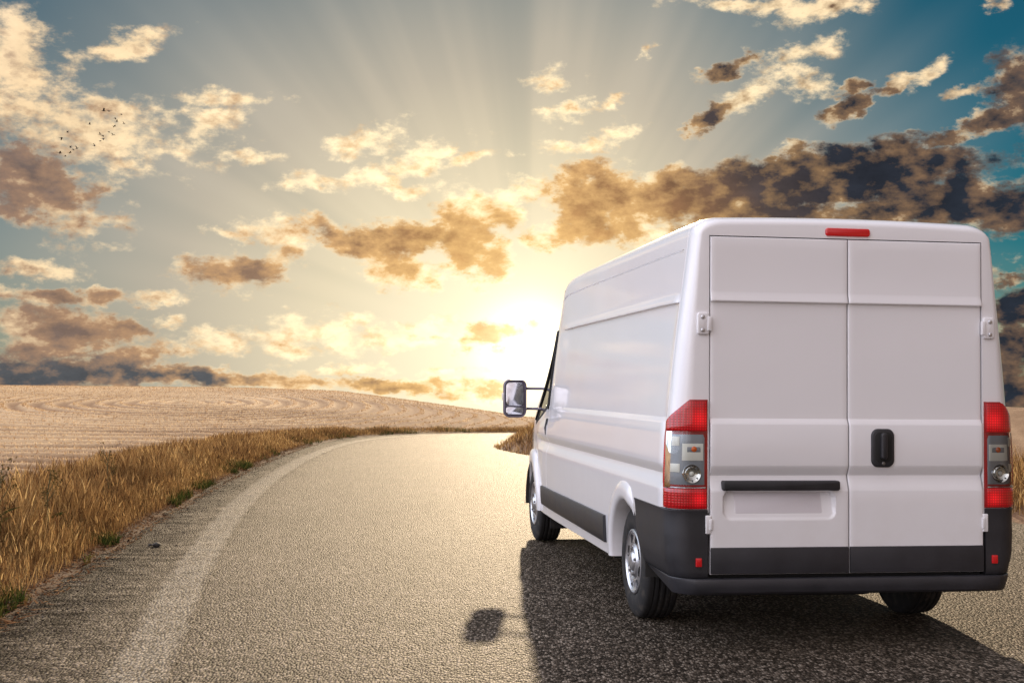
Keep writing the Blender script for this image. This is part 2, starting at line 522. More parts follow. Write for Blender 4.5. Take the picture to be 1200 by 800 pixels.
def terrain(x, y):
    """Height, distance from the road edge, land id (0 road, 1 left/far land, 2 inner right land)."""
    x = np.asarray(x, float)
    y = np.asarray(y, float)
    shp = x.shape
    x, y = x.ravel(), y.ravel()
    dl, sl = line_dist(x, y, _LC)
    dr, sr = line_dist(x, y, _RC)
    land = np.where(sl > 0, 1, np.where(sr < 0, 2, 0))
    s = np.where(land == 1, dl, np.where(land == 2, dr, np.minimum(dl, dr)))
    r = np.hypot(x, y)
    az = np.degrees(np.arctan2(x, y))
    hc = np.interp(az, [-180, -120, -60, -23, -12, -8, -4, -1.5, 0.8, 6, 25, 60, 120, 180],
                   [0.6, 1.0, 1.25, 1.22, 1.19, 1.04, 0.46, 0.16, -0.16, -0.2, 0.3, 0.5, 0.6, 0.6])
    rc = np.interp(az, [-180, -23, -8, -4, -1.5, 0.8, 25, 180], [75, 75, 75, 68, 62, 58, 64, 75])
    t = np.clip(s / (s + np.maximum(rc - r, 0) + 1e-6), 0, 1)
    rise = np.sin(t * math.pi / 2) ** 1.15
    left = hc * rise + 0.05 * (1 - np.exp(-s / 0.8)) * (1 - rise)
    beyond = np.maximum(r - rc, 0)
    left = left - np.where(beyond < 20, 0.0009 * beyond ** 2, 0.36 + 0.036 * (beyond - 20))
    left = left + 0.14 * (vnoise(x * 0.06, y * 0.06, 1) - 0.5) * np.clip(s / 12, 0, 1) * (beyond <= 60)
    rows = 0.06 * np.cos(furrow(x, y) * 2 * math.pi) * np.clip((s - 2.0) / 1.5, 0, 1) * (r < 95)
    left = left + rows
    rt = 0.60 * (1 - np.exp(-(s / 0.95) ** 1.3)) + 0.06 * np.minimum(s, 9) + 0.08 * (vnoise(x * 0.3, y * 0.3, 2) - 0.5) * np.clip(s, 0, 1)
    near = np.clip((y - 14) / 12, 0.25, 1)
    rt = rt * near
    rt = rt - 0.02 * np.maximum(s - 25, 0)
    H = np.where(land == 1, left, np.where(land == 2, rt, -0.05))
    lump = 0.03 * (vnoise(x * 2.1, y * 2.1, 8) - 0.5) + 0.02 * (vnoise(x * 6, y * 6, 9) - 0.5)
    H = H + np.where(land > 0, lump * np.clip(s / 0.5, 0, 1), 0)
    H = np.where((land > 0) & (s < 0.12), np.minimum(H, -0.05 + s / 0.12 * 0.06), H)
    return H.reshape(shp), s.reshape(shp), land.reshape(shp)


def graded(lo, hi, step, far_lo, far_hi, g=1.22):
    a = list(np.arange(lo, hi + step * 0.5, step))
    d, x = step, a[-1]
    while x < far_hi:
        d *= g
        x += d
        a.append(x)
    d, x = step, a[0]
    pre = []
    while x > far_lo:
        d *= g
        x -= d
        pre.append(x)
    return np.array(pre[::-1] + a)


# ------------------------------------------------------------------ materials of the ground
def build_ground_mat(n):
    co = n.node('ShaderNodeTexCoord').outputs['Object']
    flat = n.v('MULTIPLY', co, (1, 1, 0))
    at = n.node('ShaderNodeAttribute', attribute_name='furrow').outputs['Fac']
    edge = n.node('ShaderNodeAttribute', attribute_name='verge').outputs['Fac']
    row = n.m('COSINE', n.mul(at, 6.28318))
    patch = n.noise(flat, 0.10, 4.0, 0.6)
    fine = n.noise(flat, 9.0, 6.0, 0.72)
    speck = n.noise(flat, 34.0, 3.0, 0.7)
    straw = n.mix(fine, (0.29, 0.19, 0.105), (0.57, 0.43, 0.27))
    soil = n.mix(fine, (0.085, 0.044, 0.024), (0.22, 0.125, 0.070))
    swath = n.noise(None, 0.42, 3.0, 0.6, dim='1D', w=at)
    k = n.add(n.mul(row, 0.58), n.add(n.mul(n.sub(patch, 0.5), 3.0), n.mul(n.sub(swath, 0.5), 1.5)))
    k = n.add(k, n.mul(n.sub(speck, 0.5), 0.7))
    k = n.sub(k, n.mul(n.step(n.xyz(flat)[0], -13.0, -4.0), 0.75))       # slope's shade towards the bend, painted in as soil colour
    k = n.step(k, -0.75, 0.75)
    field = n.mix(k, soil, straw)
    dirt = n.mix(fine, (0.020, 0.013, 0.009), (0.11, 0.060, 0.034))
    vg = n.add(edge, n.mul(n.sub(fine, 0.5), 1.6))
    col = n.mix(n.step(vg, 1.4, 2.4), dirt, field)
    bp = n.node('ShaderNodeBump')
    bp.inputs['Strength'].default_value = 0.6
    bp.inputs['Distance'].default_value = 0.04
    n.put(bp.inputs['Height'], n.add(fine, n.mul(speck, 0.5)))
    return principled(n, Base_Color=col, Roughness=0.9, Specular_IOR_Level=0.2, Normal=bp.outputs[0])


def asphalt(n, paint=False):
    co = n.node('ShaderNodeTexCoord').outputs['Object']
    flat = n.v('MULTIPLY', co, (1, 1, 0))
    edge = n.node('ShaderNodeAttribute', attribute_name='edge').outputs['Fac']
    jig = n.v('ADD', flat, n.v('SCALE', n.noise(flat, 60.0, 2.0, color=True), scale=0.006))
    cell = n.node('ShaderNodeTexVoronoi')
    n.put(cell.inputs['Vector'], n.v('MULTIPLY', jig, (1.0, 0.45, 1.0)))      # chips lie along the rolling direction
    cell.inputs['Scale'].default_value = 74.0
    tone = n.xyz(cell.outputs['Color'])
    grit = n.noise(flat, 150.0, 2.0, 0.6)
    big = n.noise(flat, 0.55, 5.0, 0.6)
    mid = n.noise(flat, 4.0, 4.0, 0.65)
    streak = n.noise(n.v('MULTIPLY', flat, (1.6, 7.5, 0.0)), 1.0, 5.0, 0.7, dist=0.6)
    track = n.noise(n.comb(n.mul(edge, 2.6), n.mul(n.xyz(flat)[1], 0.05), 0.0), 1.0, 4.0, 0.6)
    stone = n.ramp(n.add(n.mul(tone[0], 0.8), n.mul(grit, 0.25)), [
        (0.0, (0.012, 0.010, 0.008)), (0.30, (0.026, 0.020, 0.016)), (0.48, (0.070, 0.055, 0.043)),
        (0.70, (0.140, 0.112, 0.087)), (1.0, (0.36, 0.305, 0.245))], 'LINEAR')
    gap = n.step(cell.outputs['Distance'], 0.30, 0.75, 1.0, 0.30)
    col = n.v('SCALE', stone, scale=gap)
    wear = n.add(n.add(n.mul(big, 0.7), n.mul(mid, 0.35)), n.mul(track, 0.45))
    col = n.v('SCALE', col, scale=n.step(wear, 0.45, 1.05, 0.50, 1.35, smooth=False))
    bent = n.v('ADD', flat, n.v('SCALE', n.noise(flat, 1.3, 4.0, 0.6, color=True), scale=0.9))
    crack = n.vor(bent, 0.33, 'DISTANCE_TO_EDGE')
    crack = n.mul(n.step(crack, 0.004, 0.013, 1.0, 0.0), n.step(big, 0.50, 0.58))
    col = n.mix(n.mul(crack, 0.75), col, n.v('SCALE', col, scale=0.25))
    oil = n.mul(n.step(n.noise(flat, 0.9, 3.0, 0.5), 0.62, 0.72), 0.35)
    col = n.mix(oil, col, n.v('SCALE', col, scale=0.45))
    # darker rim along the left edge, broken into streaks
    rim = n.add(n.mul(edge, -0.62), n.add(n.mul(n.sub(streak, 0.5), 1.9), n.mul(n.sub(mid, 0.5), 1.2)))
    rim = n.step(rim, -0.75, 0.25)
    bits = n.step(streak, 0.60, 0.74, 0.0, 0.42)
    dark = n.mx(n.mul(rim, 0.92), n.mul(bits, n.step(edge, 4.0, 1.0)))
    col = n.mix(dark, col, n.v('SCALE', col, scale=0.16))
    if paint:
        chip = n.add(n.mul(tone[1], 0.55), n.add(n.mul(mid, 0.75), n.mul(grit, 0.35)))
        across = n.node('ShaderNodeAttribute', attribute_name='across').outputs['Fac']
        fray = n.step(n.add(n.m('ABSOLUTE', across), n.mul(n.sub(mid, 0.5), 0.9)), 0.62, 1.0, 1.0, 0.0)
        k = n.mul(n.step(chip, 0.58, 0.86), fray)
        white = n.mix(grit, (0.44, 0.40, 0.33), (0.68, 0.63, 0.54))
        col = n.mix(n.mul(k, 0.34), col, n.v('SCALE', white, scale=gap))
    bp = n.node('ShaderNodeBump')
    bp.inputs['Strength'].default_value = 1.0
    bp.inputs['Distance'].default_value = 0.012
    n.put(bp.inputs['Height'], n.add(n.mul(cell.outputs['Distance'], -1.0), n.mul(grit, 0.3)))
    return principled(n, Base_Color=col, Roughness=0.57, Specular_IOR_Level=n.sub(0.022, n.mul(dark, 0.02)), Normal=bp.outputs[0],
                      Sheen_Weight=n.sub(0.05, n.mul(dark, 0.05)), Sheen_Roughness=0.25, Sheen_Tint=(1.0, 0.86, 0.62))


M = {}
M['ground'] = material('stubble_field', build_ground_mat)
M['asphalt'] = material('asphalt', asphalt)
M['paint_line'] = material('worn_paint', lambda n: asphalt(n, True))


def blade_mat(name, stops, trans=0.45, dry=0.6):
    def build(n):
        rnd = n.node('ShaderNodeNewGeometry').outputs['Random Per Island']
        co = n.node('ShaderNodeTexCoord').outputs['Object']
        patch = n.noise(co, 0.7, 3.0, 0.6)
        col = n.ramp(n.m('ADD', n.mul(rnd, 0.9), n.mul(n.sub(patch, 0.45), 1.0), clamp=True), stops, 'LINEAR')
        d = n.node('ShaderNodeBsdfDiffuse')
        n.put(d.inputs[0], col)
        tr = n.node('ShaderNodeBsdfTranslucent')
        n.put(tr.inputs[0], col)
        mx = n.node('ShaderNodeMixShader')
        mx.inputs[0].default_value = trans
        n.link(d.outputs[0], mx.inputs[1])
        n.link(tr.outputs[0], mx.inputs[2])
        return mx.outputs[0]
    return material(name, build)


M['dry_grass'] = blade_mat('dry_grass', [(0.0, (0.030, 0.018, 0.012)), (0.25, (0.095, 0.048, 0.022)), (0.5, (0.19, 0.108, 0.046)), (0.78, (0.35, 0.22, 0.095)), (1.0, (0.62, 0.44, 0.20))], 0.45)
M['green_grass'] = blade_mat('green_grass', [(0.0, (0.014, 0.024, 0.008)), (0.5, (0.038, 0.055, 0.015)), (0.8, (0.10, 0.090, 0.030)), (1.0, (0.20, 0.14, 0.055))], 0.4)
M['straw'] = blade_mat('straw', [(0.0, (0.26, 0.15, 0.08)), (0.5, (0.50, 0.355, 0.21)), (1.0, (0.76, 0.61, 0.41))], 0.35)
M['litter'] = blade_mat('litter', [(0.0, (0.06, 0.028, 0.014)), (0.5, (0.17, 0.085, 0.040)), (1.0, (0.30, 0.19, 0.10))], 0.2)
M['stone'] = simple('dark_stone', (0.05, 0.045, 0.04), 0.85, vary=0.5, scale=40)
M['chip'] = blade_mat('loose_chippings', [(0.0, (0.03, 0.025, 0.02)), (0.6, (0.10, 0.085, 0.07)), (1.0, (0.26, 0.23, 0.19))], 0.0)


# ------------------------------------------------------------------ ground sheet
def build_ground():
    gx = graded(-44, 16, 0.19, -2600, 2600)
    gy = graded(3, 82, 0.21, -1200, 3200)
    X, Y = np.meshgrid(gx, gy)
    H, s, land = terrain(X, Y)
    nx, ny = len(gx), len(gy)
    V = np.c_[X.ravel(), Y.ravel(), H.ravel()]
    i = (np.arange(ny - 1)[:, None] * nx + np.arange(nx - 1)[None]).ravel()
    tri = np.r_[np.c_[i, i + 1, i + nx + 1], np.c_[i, i + nx + 1, i + nx]]
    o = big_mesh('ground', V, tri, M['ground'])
    me = o.data
    me.polygons.foreach_set("use_smooth", [True] * len(me.polygons))
    a = me.attributes.new('furrow', 'FLOAT', 'POINT')
    a.data.foreach_set('value', furrow(X, Y).ravel().astype(np.float32))
    a = me.attributes.new('verge', 'FLOAT', 'POINT')
    a.data.foreach_set('value', np.where(land == 0, 0, np.where(land == 2, s + 2.2, s)).ravel().astype(np.float32))
    tag(o, kind='structure')
    return o


def strip(name, L, R, nc, z, mat, ragged=0.0, across=False):
    n = len(L)
    t = np.linspace(0, 1, nc)
    P = L[:, None] * (1 - t)[None, :, None] + R[:, None] * t[None, :, None]
    V = np.c_[P.reshape(-1, 2), np.full(n * nc, z)]
    i = (np.arange(n - 1)[:, None] * nc + np.arange(nc - 1)[None]).ravel()
    tri = np.r_[np.c_[i, i + 1, i + nc + 1], np.c_[i, i + nc + 1, i + nc]]
    o = big_mesh(name, V, tri, mat)
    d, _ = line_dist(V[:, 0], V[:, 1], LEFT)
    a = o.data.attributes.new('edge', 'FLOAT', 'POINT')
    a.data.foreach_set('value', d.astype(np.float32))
    if across:
        a = o.data.attributes.new('across', 'FLOAT', 'POINT')
        a.data.foreach_set('value', np.tile(t * 2 - 1, n).astype(np.float32))
    tag(o, kind='structure')
    return o


def resample(P, n):
    d = np.r_[0, np.cumsum(np.hypot(*np.diff(P, axis=0).T))]
    s = np.linspace(0, d[-1], n)
    return np.c_[np.interp(s, d, P[:, 0]), np.interp(s, d, P[:, 1])]


def build_road():
    n = 1500
    L, R = resample(LEFT, n), resample(RIGHT, n)
    k = np.arange(n)
    jl = 0.10 * (vnoise(k * 0.45, k * 0.0, 4) - 0.5) + 0.16 * (vnoise(k * 0.11, k * 0.0, 6) - 0.5)
    jr = 0.10 * (vnoise(k * 0.45, k * 0.0, 14) - 0.5) + 0.16 * (vnoise(k * 0.11, k * 0.0, 16) - 0.5)
    d = R - L
    d /= np.linalg.norm(d, axis=1)[:, None]
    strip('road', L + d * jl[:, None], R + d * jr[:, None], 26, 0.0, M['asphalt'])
    line = smooth_line(np.array([(-0.6, -8), (-1.05, 0), (-1.77, 5.9), (-2.24, 8.27), (-2.89, 12.2), (-3.41, 16.0), (-3.86, 20.9), (-4.15, 26), (-4.15, 31), (-3.6, 34.6), (-2.2, 36.8)], float), 500)
    tn = np.gradient(line, axis=0)
    tn /= np.linalg.norm(tn, axis=1)[:, None]
    nrm = np.c_[-tn[:, 1], tn[:, 0]]
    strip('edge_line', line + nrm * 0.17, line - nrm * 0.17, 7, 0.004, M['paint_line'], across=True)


build_ground()
build_road()


# ------------------------------------------------------------------ grass, straw, chippings
def blades(base, height, width, lean, yaw, curl=0.5, seg=3):
    """Bent tapering strips. base (n,3)."""
    n = len(base)
    h = height[:, None]
    t = np.linspace(0, 1, seg + 1)[None]
    dirx, diry = np.cos(yaw)[:, None], np.sin(yaw)[:, None]
    off = lean[:, None] * h * (t ** (1 + curl))
    cx = base[:, 0:1] + dirx * off
    cy = base[:, 1:2] + diry * off
    cz = base[:, 2:3] + h * t * np.sqrt(np.maximum(1 - (lean[:, None] * t) ** 2 * 0.6, 0.1))
    face = RNG.uniform(0, 2 * math.pi, n)[:, None]
    wx, wy = np.cos(face), np.sin(face)
    hw = width[:, None] * 0.5 * (1 - t ** 1.6 * 0.92)
    A = np.stack([cx - wx * hw, cy - wy * hw, cz], -1)
    B = np.stack([cx + wx * hw, cy + wy * hw, cz], -1)
    V = np.concatenate([A, B], 1)            # (n, 2*(seg+1), 3)
    k = seg + 1
    tri = []
    for j in range(seg):
        tri += [(j, k + j, k + j + 1), (j, k + j + 1, j + 1)]
    tri = np.array(tri)
    T = (np.arange(n)[:, None, None] * (2 * k) + tri[None]).reshape(-1, 3)
    return V.reshape(-1, 3), T


def along(P, n, lo, hi, s_lo, s_hi, sgn, power=1.0, tpow=1.0):
    """Random points beside a polyline, between two arclength fractions."""
    d = np.r_[0, np.cumsum(np.hypot(*np.diff(P, axis=0).T))]
    s = (lo + (hi - lo) * RNG.uniform(0, 1, n) ** tpow)
    i = np.clip(np.searchsorted(d, s) - 1, 0, len(P) - 2)
    t = (s - d[i]) / (d[i + 1] - d[i])
    q = P[i] + (P[i + 1] - P[i]) * t[:, None]
    e = P[i + 1] - P[i]
    e /= np.linalg.norm(e, axis=1)[:, None]
    nn = np.c_[-e[:, 1], e[:, 0]] * sgn
    o = s_lo + (s_hi - s_lo) * RNG.uniform(0, 1, n) ** power
    return q + nn * o[:, None], o, s


def join(parts):
    Vs, Ts, k = [], [], 0
    for V, T in parts:
        Vs.append(V)
        Ts.append(T + k)
        k += len(V)
    return np.concatenate(Vs), np.concatenate(Ts)


def build_grass():
    # tall dry grass on the left verge; arclength along the left edge starts 30 m behind the camera
    parts = []
    for (n, lo, hi, wmul) in ((140000, 33, 52, 0.50), (70000, 50, 75, 1.0), (20000, 73, 112, 1.9)):
        p, o, s = along(LEFT, n, lo, hi, 0.14, 2.0, 1, 0.85)
        clump = vnoise(p[:, 0] * 1.3, p[:, 1] * 1.3, 21)
        keep = RNG.uniform(0, 1, n) < 0.12 + 1.2 * clump
        p, o, clump, s = p[keep], o[keep], clump[keep], s[keep]
        H, sd, land = terrain(p[:, 0], p[:, 1])
        ok = (land == 1) & (sd < 2.1) & (sd > 0.08)
        p, o, clump, H, s = p[ok], o[ok], clump[ok], H[ok], s[ok]
        m = len(p)
        far = np.clip((s - 46) / 24, 0, 1)
        h = (0.12 + 0.56 * np.clip((o - 0.1) / 0.6, 0, 1)) * (1.16 - 0.30 * o) * (0.50 + 0.62 * clump) * RNG.uniform(0.36, 0.95, m) * (1.0 - 0.70 * far)
        w = RNG.uniform(0.005, 0.011, m) * wmul
        parts.append(blades(np.c_[p, H - 0.02], h, w, RNG.uniform(0.05, 0.5, m), RNG.uniform(0, 6.28, m)))
        # seed heads: short wide tufts on some stalks
        q = RNG.uniform(0, 1, m) < 0.16
        mq = q.sum()
        parts.append(blades(np.c_[p[q], H[q] + h[q] * 0.78], h[q] * 0.34, RNG.uniform(0.008, 0.015, mq) * (0.6 + 0.4 * wmul), RNG.uniform(0.2, 0.7, mq), RNG.uniform(0, 6.28, mq)))
    V, T = join(parts)
    tag(big_mesh('dry_grass', V, T, M['dry_grass']), 'tall golden dry grass along the left road verge', 'grass', kind='stuff')
    # right verge and the mound in the bend
    parts = []
    for (n, lo, hi, a, b, hh, wm) in ((26000, 37, 56, 0.3, 3.2, 0.42, 1.6), (64000, 54, 80, -0.06, 4.0, 0.20, 1.4), (14000, 56, 74, 0.3, 7.0, 0.20, 2.0)):
        p, o, s = along(RIGHT, n, lo, hi, a, b, -1, 0.8)
        H, sd, land = terrain(p[:, 0], p[:, 1])
        ok = (land == 2) | (o < 0.1)
        H = np.where(land == 2, H, 0.0)
        p, o, H = p[ok], o[ok], H[ok]
        m = len(p)
        h = hh * RNG.uniform(0.5, 1.3, m) * (0.6 + 0.4 * np.clip(o, 0, 1))
        parts.append(blades(np.c_[p, H - 0.02], h, RNG.uniform(0.006, 0.011, m) * wm, RNG.uniform(0.05, 0.6, m), RNG.uniform(0, 6.28, m)))
    V, T = join(parts)
    tag(big_mesh('dry_grass', V, T, M['dry_grass']), 'short golden dry grass on the right bank beyond the van', 'grass', kind='stuff')
    # green weeds low along the edge
    parts = []
    for n, lo, hi in ((30000, 34, 52), (9000, 50, 70)):
        p, o, s = along(LEFT, n, lo, hi, 0.06, 1.2, 1, 1.1)
        keep = vnoise(p[:, 0] * 1.9, p[:, 1] * 1.9, 31) > 0.60
        p, o = p[keep], o[keep]
        H, sd, land = terrain(p[:, 0], p[:, 1])
        ok = land == 1
        p, o, H = p[ok], o[ok], H[ok]
        m = len(p)
        parts.append(blades(np.c_[p, H - 0.01], RNG.uniform(0.05, 0.20, m) * (0.6 + 0.5 * o), RNG.uniform(0.008, 0.018, m), RNG.uniform(0.2, 0.9, m), RNG.uniform(0, 6.28, m)))
    V, T = join(parts)
    tag(big_mesh('green_grass', V, T, M['green_grass']), 'low green weeds at the foot of the left verge', 'grass', kind='stuff')
    # flattened brown litter between grass and road
    p, o, s = along(LEFT, 36000, 34, 60, -0.10, 1.0, 1, 1.0)
    H, sd, land = terrain(p[:, 0], p[:, 1])
    keep = (o > 0.06) | (RNG.uniform(0, 1, len(o)) < 0.35)
    p, H = p[keep], np.where(land[keep] == 1, H[keep], 0.0)
    m = len(p)
    V, T = blades(np.c_[p, H + 0.003], RNG.uniform(0.01, 0.05, m), RNG.uniform(0.008, 0.022, m), RNG.uniform(1.5, 4.5, m), RNG.uniform(0, 6.28, m))
    tag(big_mesh('grass_litter', V, T, M['litter']), 'flattened brown dead stems along the left road edge', 'litter', kind='stuff')


def build_straw():
    n = 420000
    az = np.radians(RNG.uniform(-27, 6, n))
    r = 11 + 72 * RNG.uniform(0, 1, n) ** 0.85
    x, y = r * np.sin(az), r * np.cos(az)
    ph = np.cos(furrow(x, y) * 2 * math.pi)
    patch = vnoise(x * 0.10, y * 0.10, 41) * 0.6 + vnoise(x * 0.35, y * 0.35, 43) * 0.4
    keep = RNG.uniform(0, 1, n) < np.clip(0.01 + 0.80 * (ph > 0.62) * (0.35 + patch), 0.01, 1)
    x, y, r = x[keep], y[keep], r[keep]
    H, s, land = terrain(x, y)
    ok = (land == 1) & (s > 1.7)
    x, y, r, H = x[ok], y[ok], r[ok], H[ok]
    m = len(x)
    h = RNG.uniform(0.015, 0.05, m)
    w = RNG.uniform(0.005, 0.013, m) * (0.5 + r / 45)
    yaw = RNG.uniform(0, 6.28, m)
    ln = RNG.uniform(0, 0.8, m) * h
    fa = RNG.uniform(0, 6.28, m)
    A = np.c_[x - np.cos(fa) * w, y - np.sin(fa) * w, H - 0.01]
    B = np.c_[x + np.cos(fa) * w, y + np.sin(fa) * w, H - 0.01]
    C = np.c_[x + np.cos(yaw) * ln, y + np.sin(yaw) * ln, H + h]
    V = np.stack([A, B, C], 1).reshape(-1, 3)
    T = np.arange(m * 3).reshape(-1, 3)
    tag(big_mesh('straw_stubble', V, T, M['straw']), 'cut straw stubble in curving rows across the field', 'stubble', kind='stuff')


def build_chippings():
    ico = bmesh.new()
    bmesh.ops.create_icosphere(ico, subdivisions=1, radius=1)
    V0 = np.array([v.co[:] for v in ico.verts])
    T0 = np.array([[v.index for v in f.verts] for f in ico.faces])
    ico.free()
    p, o, s = along(LEFT, 2600, 35, 56, -0.5, 0.35, 1, 1.0)
    w = RNG.uniform(0, 1, len(p)) < np.exp(-np.abs(o) * 2.2)
    p, o = p[w], o[w]
    H, sd, land = terrain(p[:, 0], p[:, 1])
    z = np.where(land == 0, 0.0, H)
    m = len(p)
    sc = RNG.uniform(0.003, 0.008, m)[:, None, None] * RNG.uniform(0.6, 1.3, (m, 1, 3)) * np.array([1, 1, 0.7])
    V = V0[None] * (1 + RNG.uniform(-0.2, 0.2, (m, len(V0), 1))) * sc + np.c_[p, z + 0.004][:, None]
    T = (np.arange(m)[:, None, None] * len(V0) + T0[None]).reshape(-1, 3)
    tag(big_mesh('gravel', V.reshape(-1, 3), T, M['chip']), 'loose dark chippings along the left road edge', 'gravel', kind='stuff')


build_grass()
build_straw()
build_chippings()

# ------------------------------------------------------------------ van materials
def build_paint(n):
    co = n.node('ShaderNodeTexCoord').outputs['Object']
    z = n.xyz(co)[2]
    dust = n.noise(co, 3.0, 6.0, 0.65)
    film = n.mul(n.step(z, 0.30, 1.1, 1.0, 0.0), n.step(dust, 0.35, 0.75))
    col = n.mix(n.mul(film, 0.22), (0.80, 0.80, 0.825), (0.50, 0.43, 0.36))
    peel = n.node('ShaderNodeBump')
    peel.inputs['Strength'].default_value = 0.02
    peel.inputs['Distance'].default_value = 0.001
    n.put(peel.inputs['Height'], n.noise(co, 220.0, 1.0))
    wave = n.node('ShaderNodeBump')                      # sheet metal is never quite flat
    wave.inputs['Strength'].default_value = 0.16
    wave.inputs['Distance'].default_value = 0.02
    n.put(wave.inputs['Height'], n.noise(n.v('MULTIPLY', co, (1.0, 0.8, 1.6)), 2.4, 2.0, 0.45))
    n.link(wave.outputs[0], peel.inputs['Normal'])
    return principled(n, Base_Color=col, Roughness=n.step(dust, 0.3, 0.8, 0.28, 0.40), Coat_Weight=0.9,
                      Coat_Roughness=n.add(0.07, n.mul(film, 0.2)), Normal=peel.outputs[0])


def build_glass(n):
    tr = n.node('ShaderNodeBsdfTransparent')
    tr.inputs[0].default_value = (0.88, 0.92, 0.92, 1)
    gl = n.node('ShaderNodeBsdfGlossy')
    gl.inputs['Roughness'].default_value = 0.02
    fr = n.node('ShaderNodeFresnel')
    fr.inputs[0].default_value = 1.45
    mx = n.node('ShaderNodeMixShader')
    n.link(fr.outputs[0], mx.inputs[0])
    n.link(tr.outputs[0], mx.inputs[1])
    n.link(gl.outputs[0], mx.inputs[2])
    return mx.outputs[0]


def build_lens(color, glow, scale, spots=None):
    def build(n):
        co = n.node('ShaderNodeTexCoord').outputs['Object']
        w = n.node('ShaderNodeTexWave', wave_type='BANDS', bands_direction='X')
        n.put(w.inputs['Vector'], co)
        w.inputs['Scale'].default_value = scale
        w2 = n.node('ShaderNodeTexWave', wave_type='BANDS', bands_direction='Z')
        n.put(w2.inputs['Vector'], co)
        w2.inputs['Scale'].default_value = scale
        grid = n.mul(w.outputs[1], w2.outputs[1])
        bp = n.node('ShaderNodeBump')
        bp.inputs['Strength'].default_value = 0.35
        bp.inputs['Distance'].default_value = 0.002
        n.put(bp.inputs['Height'], grid)
        col = n.mix(grid, tuple(c * 0.45 for c in color), color)
        if spots:
            x, y, z = n.xyz(co)
            lit = None
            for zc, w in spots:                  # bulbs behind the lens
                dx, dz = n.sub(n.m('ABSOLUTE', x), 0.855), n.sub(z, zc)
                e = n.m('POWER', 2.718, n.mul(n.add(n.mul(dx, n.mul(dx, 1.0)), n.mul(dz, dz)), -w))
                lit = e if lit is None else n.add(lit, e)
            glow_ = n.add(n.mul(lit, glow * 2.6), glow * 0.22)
        else:
            glow_ = glow
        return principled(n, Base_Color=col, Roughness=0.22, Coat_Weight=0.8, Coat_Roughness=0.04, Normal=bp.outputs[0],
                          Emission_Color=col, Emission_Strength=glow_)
    return build


M['paint'] = material('white_paint', build_paint)
M['glass'] = material('clear_glass', build_glass)
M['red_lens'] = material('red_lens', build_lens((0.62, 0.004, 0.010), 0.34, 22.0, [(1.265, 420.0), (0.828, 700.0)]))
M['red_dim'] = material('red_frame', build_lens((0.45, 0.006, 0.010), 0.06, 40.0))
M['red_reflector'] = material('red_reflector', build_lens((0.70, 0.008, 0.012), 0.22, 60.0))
M['amber'] = simple('amber_bulb', (0.75, 0.13, 0.02), 0.15, Coat_Weight=0.5)
M['plastic'] = simple('black_plastic', (0.022, 0.022, 0.026), 0.48, vary=0.55, scale=7, bump=0.12, bump_scale=900.0)
M['trim'] = simple('dark_trim', (0.026, 0.026, 0.031), 0.42, vary=0.5, scale=6, bump=0.08, bump_scale=900.0)
def build_rubber(n):
    co = n.node('ShaderNodeTexCoord').outputs['Object']
    dust = n.step(n.noise(co, 14.0, 5.0, 0.65), 0.45, 0.75)
    col = n.mix(n.mul(dust, 0.65), (0.014, 0.013, 0.013), (0.075, 0.062, 0.048))
    bp = n.node('ShaderNodeBump')
    bp.inputs['Strength'].default_value = 0.2
    bp.inputs['Distance'].default_value = 0.002
    n.put(bp.inputs['Height'], n.noise(co, 350.0, 2.0))
    return principled(n, Base_Color=col, Roughness=0.85, Normal=bp.outputs[0])


M['rubber'] = material('rubber', build_rubber)
M['seal'] = simple('rubber_seal', (0.010, 0.010, 0.010), 0.75)
M['chrome'] = simple('chrome', (0.80, 0.80, 0.80), 0.12, 1.0, vary=0.04)
M['silver'] = simple('silver_wheel', (0.66, 0.67, 0.70), 0.30, 0.85, vary=0.08, scale=30)
M['lamp_bowl'] = simple('lamp_bowl', (0.30, 0.32, 0.36), 0.25, 0.35, vary=0.1)
M['cream'] = simple('white_reflector', (0.80, 0.77, 0.70), 0.30, vary=0.05)
M['under'] = simple('underbody', (0.030, 0.028, 0.026), 0.85, vary=0.4, scale=12)
M['steel'] = simple('dull_steel', (0.18, 0.17, 0.16), 0.55, 0.8, vary=0.3, scale=20)
M['mirror_case'] = simple('mirror_case', (0.17, 0.15, 0.20), 0.36, vary=0.1)
M['mirror_glass'] = simple('mirror_glass', (0.80, 0.81, 0.88), 0.16, 1.0, vary=0.01)
M['plate'] = simple('blank_plate', (0.70, 0.68, 0.72), 0.38, vary=0.03)
M['seat'] = simple('cab_fabric', (0.035, 0.037, 0.045), 0.9, vary=0.2)

# ------------------------------------------------------------------ van
VAN_LOC, VAN_ROT = (1.8672, 6.8211, 0.0), 0.1413
YR, YF, ZW, RW = 1.043, 4.898, 0.348, 0.348      # axle positions and wheel radius
ZS = 0.325
_wz = np.array([.30, .45, .62, .80, 1.0, 1.15, 1.37, 1.6, 1.8, 2.0, 2.19, 2.27])
_ww = np.array([.985, .997, 1.003, 1.006, 1.003, .999, .983, .959, .935, .911, .888, .877])
_wc = np.polyfit(_wz, _ww, 5)


def wid(z):
    return np.polyval(_wc, np.clip(z, 0.25, 2.3))


_CZ = [0.0, .868, .874, .949, .955, 1.005, 1.012, 1.232, 1.236, 1.266, 1.270, 1.903, 1.907, 1.912, 1.955, 1.962, 3]
_CO = [.012, .012, .011, -.016, -.016, .011, .012, .012, .011, -.007, -.007, -.007, .012, .013, .001, 0, 0]


def crease(z):
    return np.interp(z, _CZ, _CO)


def plan(y):
    return np.interp(y, [0, 3.6, 4.2, 4.6, 5.0, 5.3, 5.55, 5.7, 5.8], [1, 1, .992, .975, .95, .905, .80, .68, .50])


